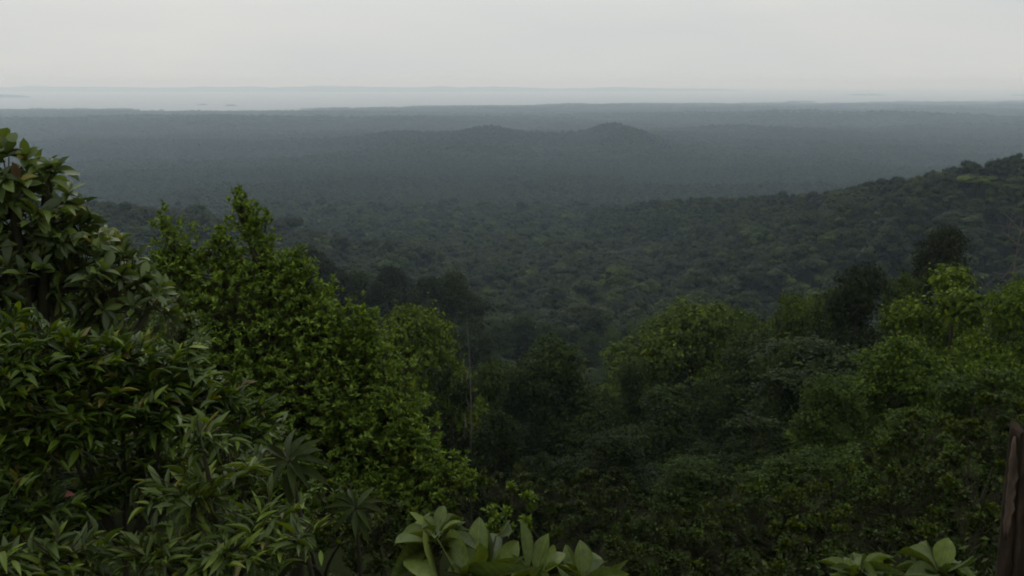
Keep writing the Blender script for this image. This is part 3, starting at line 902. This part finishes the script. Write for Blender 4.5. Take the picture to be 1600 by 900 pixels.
def shrub(name, label, cat, spec, base_px, base_d, style, tmpl, mat, tips_per_m2, nleaf, leaf, width, group=None, up=0.55,
          run=0.25, spread=(35, 85), trunk_r=0.05, part="crown", twig=True, inner=0.45, seed=1, twig_mat=None, clump=0, lit_tops=0.0, lit_mat=None, tuft=0.17):
    r = np.random.default_rng(seed)
    lob = lobes3d(spec)
    bx = at(base_px, 450, base_d); bx[2] = float(ground_z(bx[0], bx[1]))
    root = empty(name, bx); tag(root, label, cat, group)
    lv = Leaves(); ly = Leaves(); tb = Tubes()
    zmid = np.mean([c[2] for c, q in lob]); cm = np.mean([c for c, q in lob], axis=0)
    fork = bx + (np.array([cm[0], cm[1], 0]) - np.array([bx[0], bx[1], 0])) * 0.4; fork[2] = bx[2] + (zmid - bx[2]) * 0.55
    tb.add(limb(bx - np.array([0, 0, 0.15]), fork, 0.04, 6, r), np.linspace(trunk_r, trunk_r * 0.7, 6), 8)
    for c, q in lob:
        area = 4 * math.pi * ((q[0] * q[1] + q[0] * q[2] + q[1] * q[2]) / 3)
        n = max(6, int(area * tips_per_m2))
        d = unit(r.normal(0, 1, (n, 3)) + np.array([0, -0.15, 0.25]))
        rr = inner + (1 - inner) * r.random(n) ** 0.5
        rr = rr * (1 + 0.12 * r.normal(0, 1, n))
        if clump:                       # twigs gather in tufts with hollows between them
            nc = max(4, n // clump)
            g_ = r.integers(0, nc, n)
            dc = d[:nc]; rc = np.clip(rr[:nc] * r.uniform(.75, 1.2, nc), 0.35, 1.15)
            off = dc[g_] * rc[g_][:, None] + unit(r.normal(0, 1, (n, 3))) * (tuft * r.random(n) ** .5)[:, None] + np.array([0, 0, .03])
            rr = np.linalg.norm(off, axis=1); d = off / np.maximum(rr, 1e-6)[:, None]
        P = c + d * q * rr[:, None]
        ax = unit(d * (1 - up) + np.array([0, 0, up]) + r.normal(0, 0.22, (n, 3)))
        tb.add(limb(fork, c - np.array([0, 0, q[2] * 0.35]), 0.08, 6, r), np.linspace(trunk_r * 0.6, trunk_r * 0.22, 6), 6)
        if twig:
            for p, a in zip(P, ax):
                s = c + (p - c) * 0.25 - np.array([0, 0, q[2] * 0.3])
                t = np.array([0, .35, .7, 1.0])[:, None]
                tb.add(s * (1 - t) ** 2 + 2 * (p - a * np.linalg.norm(p - s) * .4) * t * (1 - t) + p * t ** 2, [leaf * .035, leaf * .03, leaf * .022, leaf * .012], 4)
        if lit_tops:  # upper tufts get the lighter leaf colour, painting lit tops over darker foliage
            yg = (d[:, 2] > 0.05) & (rr > 0.6) & ((r.random(nc)[g_] if clump else r.random(n)) < lit_tops)
            if yg.any(): rosettes(ly, P[yg] + ax[yg] * leaf * .5, ax[yg], tmpl, nleaf, leaf * 1.15, width, (10, 65), r)
            P, ax = P[~yg], ax[~yg]
        if style == "rosette": rosettes(lv, P, ax, tmpl, nleaf, leaf, width, spread, r, stagger=leaf * .3)
        else: sprays(lv, P, ax, tmpl, nleaf, leaf, width, run, r)
    link(part, lv.mesh(name + "_leaves", [mat], bx), root)
    if ly.n:
        tag(link("young_or_lit_leaves", ly.mesh(name + "_lit_tops", [lit_mat or M_LITGREEN], bx), root), "yellowish leaf tufts, painted lighter as though lit from above")
    link("trunk" if cat == "tree" else "stem", tb.mesh(name + "_stems", [twig_mat or M_TWIG], bx), root)
    return root, lob

# bright yellow-green leafy tree
shrub("leafy_tree", "bright yellow-green leafy tree with spiky top sprays, left of centre", "tree",
      [(275, 392, 11.2, 32, 55), (378, 340, 11.0, 26, 36), (408, 372, 11.0, 22, 36), (345, 392, 11.1, 26, 28), (310, 450, 11.2, 60, 60), (405, 440, 10.9, 60, 50),
       (470, 445, 10.7, 44, 42), (380, 530, 10.6, 105, 80), (495, 530, 10.5, 70, 65), (562, 520, 10.5, 38, 42), (570, 590, 10.3, 60, 70),
       (470, 640, 10.2, 105, 90), (612, 650, 10.0, 55, 75), (560, 715, 9.8, 90, 70), (650, 715, 9.7, 48, 60), (300, 560, 11.0, 80, 80),
       (400, 740, 10.0, 110, 90), (705, 750, 9.6, 38, 30), (640, 790, 9.5, 70, 60)],
      440, 10.8, "rosette", T_SMALL, M_YELLOWGREEN, 165, 9, 0.076, 0.38, up=0.6, spread=(15, 75), trunk_r=0.12, seed=5, inner=0.45, clump=6, tuft=0.44)

# broad-leaved tree at the left
rootA, lobA = shrub("broad_leaved_tree", "grey-green tree with large glossy leaves rising at the left frame edge", "tree",
      [(-30, 300, 6.0, 60, 55), (10, 268, 5.9, 38, 42), (70, 278, 5.9, 34, 24), (20, 340, 6.0, 80, 60), (95, 370, 6.0, 60, 50), (130, 400, 6.1, 62, 45), (195, 425, 6.2, 45, 42),
       (50, 430, 6.1, 100, 60), (160, 470, 6.3, 90, 50), (-40, 400, 6.2, 90, 110), (230, 470, 6.6, 40, 45)],
      -60, 6.4, "rosette", T_OBOV, M_BROADLEAF, 36, 8, 0.132, 0.38, up=0.5, spread=(25, 85), trunk_r=0.09, seed=7, inner=0.5)
lvy = Leaves()
pp = np.array([at(165, 362, 5.75), at(185, 368, 5.75), at(172, 372, 5.75), at(155, 366, 5.75)])
rosettes(lvy, pp, np.tile(np.array([0, 0, 1.0]), (4, 1)), T_OBOV, 6, 0.055, 0.4, (20, 80))
yl = link("young_or_lit_leaves", lvy.mesh("young_or_lit_leaves", [M_YOUNG], rootA.location), rootA)
tag(yl, "pale cream-green new leaf tips")

# lance-leaved bush lower left
rootC, lobC = shrub("lance_leaved_bush", "dense bush of drooping lance-shaped leaves filling the lower left", "bush",
      [(0, 560, 4.7, 90, 60), (75, 545, 4.8, 80, 45), (190, 550, 4.8, 85, 40), (270, 560, 4.9, 65, 42), (330, 600, 4.9, 50, 40), (110, 620, 4.8, 120, 60), (240, 630, 4.8, 100, 55),
       (340, 660, 4.8, 60, 45), (30, 680, 4.8, 80, 60), (20, 790, 4.7, 90, 70), (140, 770, 4.9, 45, 30), (390, 640, 4.9, 40, 40), (200, 720, 5.1, 90, 60)],
      140, 5.2, "spray", T_LANCE, M_LANCE, 84, 9, 0.098, 0.30, up=0.35, run=0.17, trunk_r=0.028, seed=9, part="foliage", inner=0.5)
lvd = Leaves(); lvd.add(T_LANCE, [at(102, 772, 4.45)], [(0.6, -0.3, 0.15)], [(0.2, -0.8, 0.6)], 0.055, 0.03)
dl = link("dead_leaf", lvd.mesh("dead_leaf", [M_DEADLEAF], rootC.location), rootC)
tag(dl, "single withered red-brown leaf")

shrub("narrow_leaved_bush", "paler bush of narrow hanging leaves in front of the dense lance-leaved bush", "bush",
      [(310, 670, 4.1, 40, 35), (300, 760, 4.1, 75, 45), (390, 720, 4.2, 40, 35), (420, 800, 4.0, 70, 40), (350, 850, 3.9, 100, 50), (470, 830, 3.8, 40, 30), (240, 850, 4.0, 80, 45), (90, 860, 4.1, 110, 40), (-20, 880, 4.0, 60, 40)],
      330, 4.4, "spray", T_LANCE, M_LANCE2, 40, 9, 0.11, 0.25, up=0.3, run=0.2, trunk_r=0.035, seed=13, part="foliage", inner=0.45)

# umbrella-like plants with whorled leaves
def whorl_plant(label, px, py, d, leafpx, n, tilt, seed):
    r = np.random.default_rng(seed)
    c = at(px, py, d); k = np.linalg.norm(c - CAM) / FPX
    bx = c + np.array([0.05, 0.25, 0]); bx[2] = float(ground_z(bx[0], bx[1]))
    root = empty("whorl_leaved_plant", bx); tag(root, label, "plant", "umbrella-like plants below the bright leafy tree")
    lv = Leaves(); tb = Tubes()
    tb.add(limb(bx, c, 0.03, 6, r), np.linspace(0.02, 0.012, 6), 6)
    ax = unit(np.array([tilt[0], tilt[1], 1.0]))
    u, v = perp_frame(ax[None]); u, v = u[0], v[0]
    for q in range(n):
        ph = 2 * math.pi * q / n + r.uniform(-.15, .15)
        rad = u * math.cos(ph) + v * math.sin(ph)
        el = r.uniform(-0.1, 0.35)
        dd = unit(rad + ax * el)
        lv.add(T_LANCE, [c + rad * 0.012], [dd], [unit(ax + r.normal(0, .12, 3))], leafpx * k * r.uniform(.85, 1.15), leafpx * k * 0.22, np.array([r.uniform(.6, 2.0)]))
    for q in range(n // 2):
        ph = 2 * math.pi * q / (n // 2) + 0.4
        rad = u * math.cos(ph) + v * math.sin(ph)
        lv.add(T_LANCE, [c - ax * 0.06 + rad * 0.01], [unit(rad - ax * .25)], [ax], leafpx * k * 1.05, leafpx * k * 0.28, np.array([1.2]))
    link("foliage", lv.mesh("whorl_leaves", [M_PALMATE], bx), root)
    link("stem", tb.mesh("whorl_stem", [M_TWIG], bx), root)
whorl_plant("umbrella-like plant with a full whorl of long leaves below the bright leafy tree", 452, 720, 4.9, 56, 10, (-0.1, -0.75), 3)
whorl_plant("dim umbrella-like plant with a loose whorl, between the narrow-leaved bush and pale broad leaves", 556, 794, 5.3, 44, 9, (0.1, -0.6), 4)

# small-leaved bushes of the near slope
BUSHES = [
    ("soft dark bush under the bright leafy tree's right skirt", [(590, 830, 6.0, 70, 60), (650, 850, 6.0, 60, 50), (560, 880, 5.6, 80, 50)], 600, 6.2, M_SMALL, .075, 61),
    ("tuft of loose green sprays at the bright leafy tree's lower right tip", [(735, 752, 8.5, 32, 32), (725, 790, 8.4, 45, 40)], 720, 8.8, M_SMALL, .10, 62),
    ("small rounded yellow-green bush above the pale broad leaves", [(800, 793, 7.5, 38, 26), (775, 805, 7.4, 25, 20), (828, 808, 7.4, 20, 18), (800, 830, 7.5, 50, 30)], 800, 7.9, M_YELLOWGREEN, .11, 63),
    ("dark dense bush right of the small yellow-green bush", [(900, 820, 11, 55, 40), (960, 810, 11.5, 60, 45), (930, 870, 10, 80, 50)], 930, 11.6, M_SMALL, .10, 64),
    ("dark bush at the middle bottom right of the pale broad leaves", [(1040, 830, 12, 70, 50), (1020, 880, 10.5, 80, 50), (1090, 860, 11, 60, 50)], 1050, 12.4, M_SMALL, .11, 65),
    ("green bush with paler top sprays, bottom middle of the right slope", [(1140, 790, 15, 60, 50), (1180, 830, 13.5, 80, 60), (1130, 880, 11.5, 70, 50)], 1150, 15.0, M_SMALL, .13, 66),
    ("upright bush with yellow-tipped sprays, left of the lower right corner's leaf rosettes", [(1285, 760, 15, 50, 50), (1300, 820, 13.5, 85, 60), (1240, 840, 13, 60, 60), (1270, 890, 11, 90, 50)], 1280, 15.2, M_SMALL, .13, 67),
    ("rounded green bush behind the lower right leaf rosettes", [(1400, 790, 13, 70, 55), (1440, 830, 12, 80, 55), (1380, 850, 11.5, 60, 50)], 1410, 13.4, M_SMALL, .12, 68),
    ("yellowish-sprayed bush behind the weathered post", [(1570, 660, 14, 60, 35), (1520, 690, 14, 55, 35), (1600, 720, 13.5, 70, 60), (1530, 770, 12.5, 80, 65), (1590, 840, 11.5, 70, 70), (1510, 850, 11, 60, 60)], 1560, 14.4, M_SMALL, .13, 69),
    ("loose bush with light tips in the hollow left of the post's yellowish bush", [(1440, 690, 18, 50, 40), (1400, 730, 17.5, 60, 45), (1465, 740, 16.5, 50, 45)], 1430, 18.4, M_SMALL, .16, 70),
    ("low dark bush at the ravine's near lip below the dim ragged tree", [(850, 780, 15, 60, 40), (790, 760, 16, 50, 40), (930, 770, 16, 60, 40)], 860, 16.5, M_SMALL, .13, 71),
    ("shaded bush between the two umbrella-like plants and the bright leafy tree", [(470, 790, 6.5, 70, 60), (530, 830, 6.4, 60, 60), (440, 850, 6.2, 80, 60)], 490, 7.0, M_LANCE, .09, 72),
    ("dark bush in the gap behind the dense lance-leaved bush", [(120, 520, 8.0, 120, 70), (260, 520, 8.2, 80, 60), (40, 650, 7.5, 140, 100), (200, 700, 7.2, 150, 110), (350, 740, 7.0, 100, 90)], 180, 8.6, M_BROADLEAF, .13, 73),
]
LIT_SHARE = {62: .5, 64: .1, 65: .12, 66: .35, 67: .5, 68: .3, 69: .55, 70: .4, 71: .1, 61: .12, 73: .05}  # per bush: share of upper tufts painted in the lit tone
for (label, spec, bpx, bd, mat, lf, sd) in BUSHES:
    lf = lf * 0.60; k = 0.125 / lf
    shrub("small_leaved_bush", label, "bush", spec, bpx, bd, "rosette", T_SMALL, mat, 26 * k * k * 0.8, 9, lf, 0.42, "bushes on the near slope", up=0.5, clump=13, lit_tops=LIT_SHARE.get(sd, 0.15),
          spread=(25, 85), trunk_r=0.04, seed=sd, part="foliage", inner=0.3)

# pale broad leaves right below the viewpoint
def broad_plant(label, base, leaves, seed, mat=M_PALEBROAD):
    """leaves: (px0, py0, px1, py1, dist0, dist1, width px, roll)"""
    r = np.random.default_rng(seed)
    c = at(*base)
    bx = c.copy(); bx[2] = float(ground_z(c[0], c[1]))
    root = empty("broad_leaved_plant", bx); tag(root, label, "plant", "pale broad-leaved plants under the viewpoint")
    lv = Leaves(); tb = Tubes()
    tb.add(limb(bx, c, 0.03, 6, r), np.linspace(0.018, 0.011, 6), 7)
    for (x0, y0, x1, y1, d0, d1, w, roll) in leaves:
        p0, p1 = at(x0, y0, d0), at(x1, y1, d1)
        k = np.linalg.norm(p0 - CAM) / FPX
        d = p1 - p0; L = np.linalg.norm(d)
        view = unit(CAM - p0)
        side = unit(np.cross(d, view))
        n = unit(view * math.cos(roll) + side * math.sin(roll) + np.array([0, 0, 0.35]))
        n = unit(n + r.normal(0, 0.22, 3))
        lv.add(T_BROAD, [p0], [d + r.normal(0, 0.06, 3) * L], [n], L * 0.97, w * k * 0.74, np.array([r.uniform(-.3, 1.6)]))
        tb.add(limb(c, p0, 0.05, 4, r), [0.006, 0.005, 0.004, 0.003], 5)
    kk = np.linalg.norm(c - CAM) / FPX
    for q in range(16):
        ph = 2.4 * q + r.uniform(0, .6); el = r.uniform(0.2, 1.1)
        d = np.array([math.cos(ph), math.sin(ph), el]); pz = c + np.array([0, 0.02, r.uniform(-.03, .05)])
        nn = unit(np.array([-math.cos(ph) * el, -math.sin(ph) * el, 1.0]) + r.normal(0, .2, 3))
        lv.add(T_BROAD, [pz + unit(d) * 0.02], [d], [nn], r.uniform(28, 52) * kk, r.uniform(13, 22) * kk, np.array([r.uniform(.2, 1.8)]))
    link("foliage", lv.mesh("broad_leaves", [mat], bx), root)
    link("stem", tb.mesh("broad_stem", [M_TWIG], bx), root)
    return root
broad_plant("pale plant with drooping dull broad leaves at the bottom, left of the tall upright leaf", (682, 860, 2.75),
    [(680, 850, 612, 850, 2.75, 2.55, 48, .2), (682, 848, 640, 818, 2.75, 3.0, 34, -.6), (684, 850, 668, 905, 2.75, 2.4, 60, .1), (690, 850, 742, 852, 2.75, 2.6, 34, -.5),
     (690, 848, 720, 815, 2.75, 3.05, 26, .6), (676, 855, 618, 895, 2.75, 2.5, 44, .3), (692, 856, 722, 905, 2.75, 2.45, 46, -.2), (684, 842, 690, 818, 2.75, 2.95, 22, .4)], 31)
broad_plant("pale plant with tall upright rounded leaves at the bottom middle", (752, 925, 2.6),
    [(744, 905, 738, 800, 2.6, 2.72, 44, -.25), (740, 905, 752, 848, 2.6, 2.45, 46, .2), (757, 900, 818, 845, 2.62, 2.8, 44, .5), (760, 905, 772, 818, 2.6, 2.9, 30, 1.0),
     (750, 915, 765, 880, 2.6, 2.35, 40, -.3), (744, 915, 700, 880, 2.6, 2.5, 40, .6), (765, 910, 800, 870, 2.6, 2.5, 36, -.4), (775, 838, 800, 812, 2.75, 2.85, 24, .9)], 32)
broad_plant("pale plant with a narrow edge-on leaf and a yellow-green oval leaf", (836, 930, 2.7),
    [(822, 895, 818, 808, 2.7, 2.78, 26, .75), (838, 895, 858, 833, 2.7, 2.75, 38, -.1), (845, 900, 885, 858, 2.7, 2.85, 36, .5), (826, 900, 780, 868, 2.7, 2.75, 34, -.6), (834, 910, 842, 872, 2.7, 2.5, 40, .1)], 33)
broad_plant("pale plant with grey-green rounded leaves at the right end of the bottom row", (912, 930, 2.75),
    [(908, 900, 910, 843, 2.75, 2.8, 38, .1), (904, 900, 878, 852, 2.75, 2.9, 34, -.5), (916, 900, 980, 878, 2.75, 2.7, 16, .9), (915, 905, 950, 872, 2.75, 2.85, 26, -.7),
     (914, 905, 972, 893, 2.75, 2.6, 32, .2), (906, 910, 868, 888, 2.75, 2.6, 34, .4), (918, 900, 938, 862, 2.78, 2.95, 20, .8)], 34)
broad_plant("broad-leaved plant with a ribbed upright leaf near the lower right corner", (1468, 925, 3.0),
    [(1464, 892, 1412, 846, 3.0, 3.1, 30, .5), (1466, 892, 1438, 838, 3.0, 3.15, 28, -.4), (1470, 890, 1472, 836, 3.0, 3.05, 38, .1), (1476, 892, 1535, 888, 3.0, 2.85, 22, .5), (1476, 890, 1500, 862, 3.0, 3.2, 26, -.6), (1466, 898, 1420, 888, 3.0, 2.85, 34, .2)], 35, M_PALEBROAD)
broad_plant("low cluster of small rounded pale leaves left of the ribbed upright leaf", (1345, 915, 3.4),
    [(1340, 890, 1318, 868, 3.4, 3.5, 20, .3), (1345, 890, 1348, 864, 3.4, 3.5, 20, -.3), (1350, 890, 1380, 872, 3.4, 3.4, 18, .5), (1338, 894, 1302, 884, 3.4, 3.3, 18, .2), (1352, 892, 1396, 864, 3.4, 3.5, 18, -.5),
     (1345, 896, 1330, 900, 3.4, 3.2, 22, 0), (1352, 896, 1372, 902, 3.4, 3.2, 22, .2), (1356, 892, 1408, 884, 3.4, 3.3, 20, .4)], 36)

# weathered post at the right edge
def post():
    top, bot = at(1606, 672, 2.9), at(1603, 930, 2.75)
    bx = bot.copy(); bx[2] = float(ground_z(bx[0], bx[1])) - 0.1
    root = empty("weathered_post", bx); tag(root, "weathered dark brown wooden post with peeling strips at the lower right edge", "post")
    r = np.random.default_rng(4)
    ax = (top - bx); L = np.linalg.norm(ax); ax = ax / L
    u = unit(np.cross(ax, [0, 1.0, 0])); v = np.cross(ax, u)
    ns, nh = 48, 60
    th = np.linspace(0, 2 * np.pi, ns, endpoint=False); h = np.linspace(0, 1, nh)
    T, H = np.meshgrid(th, h)
    rad = 0.056 * (1 - 0.22 * H) * (1 + 0.10 * np.cos(2 * T + 1) + 0.09 * np.sin(5 * T + 2 * H) + 0.11 * fbm(T * 4, H * 5, 3, 3) + 0.07 * fbm(T * 9, H * 9, 6, 3))
    rad = rad * np.where(np.abs(((T - 1.45 - 0.3 * H) % 6.283) - 0.2) < 0.16, 0.66, 1)
    rad = rad * np.where(np.abs(((T - 0.75 + 0.2 * H) % 6.283) - 0.1) < 0.09, 0.8, 1)
    jag = 0.03 * fbm(T * 2.5, T * 0 + 3, 9, 3) * np.clip((H - 0.9) / 0.1, 0, 1)
    P = bx + ax * (H * L + jag)[..., None] + u * (rad * np.cos(T))[..., None] + v * (rad * np.sin(T))[..., None]
    V = P.reshape(-1, 3)
    i = np.arange(nh - 1)[:, None] * ns; j = np.arange(ns)[None, :]; jn = (j + 1) % ns
    F = np.stack([i + j, i + jn, i + ns + jn, i + ns + j], -1).reshape(-1, 4)
    V = np.vstack([V, [bx + ax * (L - 0.01)]])
    capf = np.stack([np.full(ns, len(V) - 1), (nh - 1) * ns + np.arange(ns), (nh - 1) * ns + (np.arange(ns) + 1) % ns], -1)
    m1 = noise_material("old_wood", (0.005, 0.0035, 0.002), (0.034, 0.022, 0.012), 7.0, 0.9, (6, 6, 0.9), 1.0)
    link("shaft", mesh_np("post_shaft", V - bx, [F, capf], True, [m1]), root)
    m2 = noise_material("peeling_wood", (0.018, 0.013, 0.008), (0.085, 0.06, 0.042), 9.0, 0.85, (4, 4, 0.8), 0.4)
    for (t0, h0, h1, w) in ((.28, .72, .985, .30), (2.25, .50, .90, .26), (1.2, .30, .62, .2), (2.6, .1, .5, .26), (.5, .2, .58, .16), (1.95, .62, .8, .12)):
        nn = 14; tt = np.linspace(-1, 1, 5)
        Vs = []
        for q in range(nn):
            hh = h0 + (h1 - h0) * q / (nn - 1)
            ww = w * (0.45 + 0.55 * math.sin(math.pi * (0.12 + 0.76 * q / (nn - 1)))) * (1 + .25 * r.normal())
            for s in tt:
                a = t0 + ww * s + 0.05 * math.sin(9 * hh)
                for rr_k in (0.058,):
                    rdd = rr_k * (1 - 0.22 * hh) * (1.16 - 0.1 * s * s + .03 * r.normal())
                    Vs.append(bx + ax * hh * L + u * rdd * math.cos(a) + v * rdd * math.sin(a))
        Vs = np.array(Vs); ii = np.arange(nn - 1)[:, None] * 5; jj = np.arange(4)[None, :]
        Fs = np.stack([ii + jj, ii + jj + 1, ii + 5 + jj + 1, ii + 5 + jj], -1).reshape(-1, 4)
        o = link("bark_strip", mesh_np("bark_strip", Vs - bx, [Fs], True, [m2]), root)
        so = o.modifiers.new("thick", 'SOLIDIFY'); so.thickness = 0.006
    return root
post()

# bare and dead trees
def bare_tree(label, px, py_top, dist, height, spread_m, nb, r0, seed, mat=M_PALE, lean=0.0):
    r = np.random.default_rng(seed)
    top = at(px, py_top, dist)
    bx = np.array([top[0], top[1], float(ground_z(top[0], top[1]))])
    root = empty("bare_tree", bx); tag(root, label, "tree", "bare and dead trees")
    tb = Tubes()
    H = top[2] - bx[2]
    tipv = bx + np.array([lean, 0, H])
    P = limb(bx, tipv, 0.02, 12, r)
    tb.add(P, np.linspace(r0, r0 * 0.25, 12), 7)
    bt = Tubes()
    for q in range(nb):
        f = r.uniform(0.45, 0.97) if nb > 4 else r.uniform(.7, .97)
        s = P[0] + (P[-1] - P[0]) * f
        a = r.uniform(0, 6.28)
        e = s + np.array([math.cos(a), math.sin(a), r.uniform(.35, 1.0)]) * spread_m * r.uniform(.4, 1) * (1.25 - f)
        Q = limb(s, e, 0.14, 6, r)
        bt.add(Q, np.linspace(r0 * .42, r0 * .12, 6), 5)
        for w in range(3):
            e2 = Q[-2 - w] + np.array([r.normal(), r.normal(), abs(r.normal()) + .2]) * spread_m * .22
            bt.add(limb(Q[-2 - w], e2, 0.1, 4, r), np.linspace(r0 * .16, r0 * .06, 4), 4)
    link("trunk", tb.mesh("bare_trunk", [mat], bx), root)
    link("branches", bt.mesh("bare_branches", [mat], bx), root)
bare_tree("thin pale dead trunk standing upright in front of the ravine's left bank", 722, 492, 58, 12, 1.6, 5, 0.075, 3, M_GREY, lean=0.3)
bare_tree("bare grey tree with forking branches at the right edge below the ridge", 1598, 338, 95, 20, 9.0, 10, 0.17, 9, M_GREY)
bare_tree("short dead grey snag leaning beside the clumped yellow-green tree top", 612, 520, 55, 12, 1.4, 3, 0.07, 12, lean=-0.6)

# undergrowth between the bushes: one uncountable mass of leaves close to the soil
lv = Leaves()
n = 16000
a = rng.uniform(-0.75, 0.75, n); q = np.sqrt(rng.uniform(0, 1, n)) * 17 + 1.2
P = np.stack([q * np.sin(a), q * np.cos(a), np.zeros(n)], 1)
P[:, 2] = ground_z(P[:, 0], P[:, 1]) + rng.random(n) ** 1.6 * np.clip(q * 0.05, 0.12, .7)
dv = unit(rng.normal(0, 1, (n, 3)) + np.array([0, 0, 0.5])); nv = unit(rng.normal(0, 0.5, (n, 3)) + np.array([0, 0, 1.0]))
s = np.clip(0.05 + q * 0.005, 0.06, 0.13) * rng.uniform(.6, 1.3, n)
lv.add(T_SMALL, P, dv, nv, s, s * .42)
ug = link("undergrowth", lv.mesh("undergrowth", [M_SMALL]))
tag(ug, "low leafy undergrowth covering the soil between the bushes", "undergrowth", kind="stuff")
print("trees", TREE_COUNT[0], "canopy points", len(A))
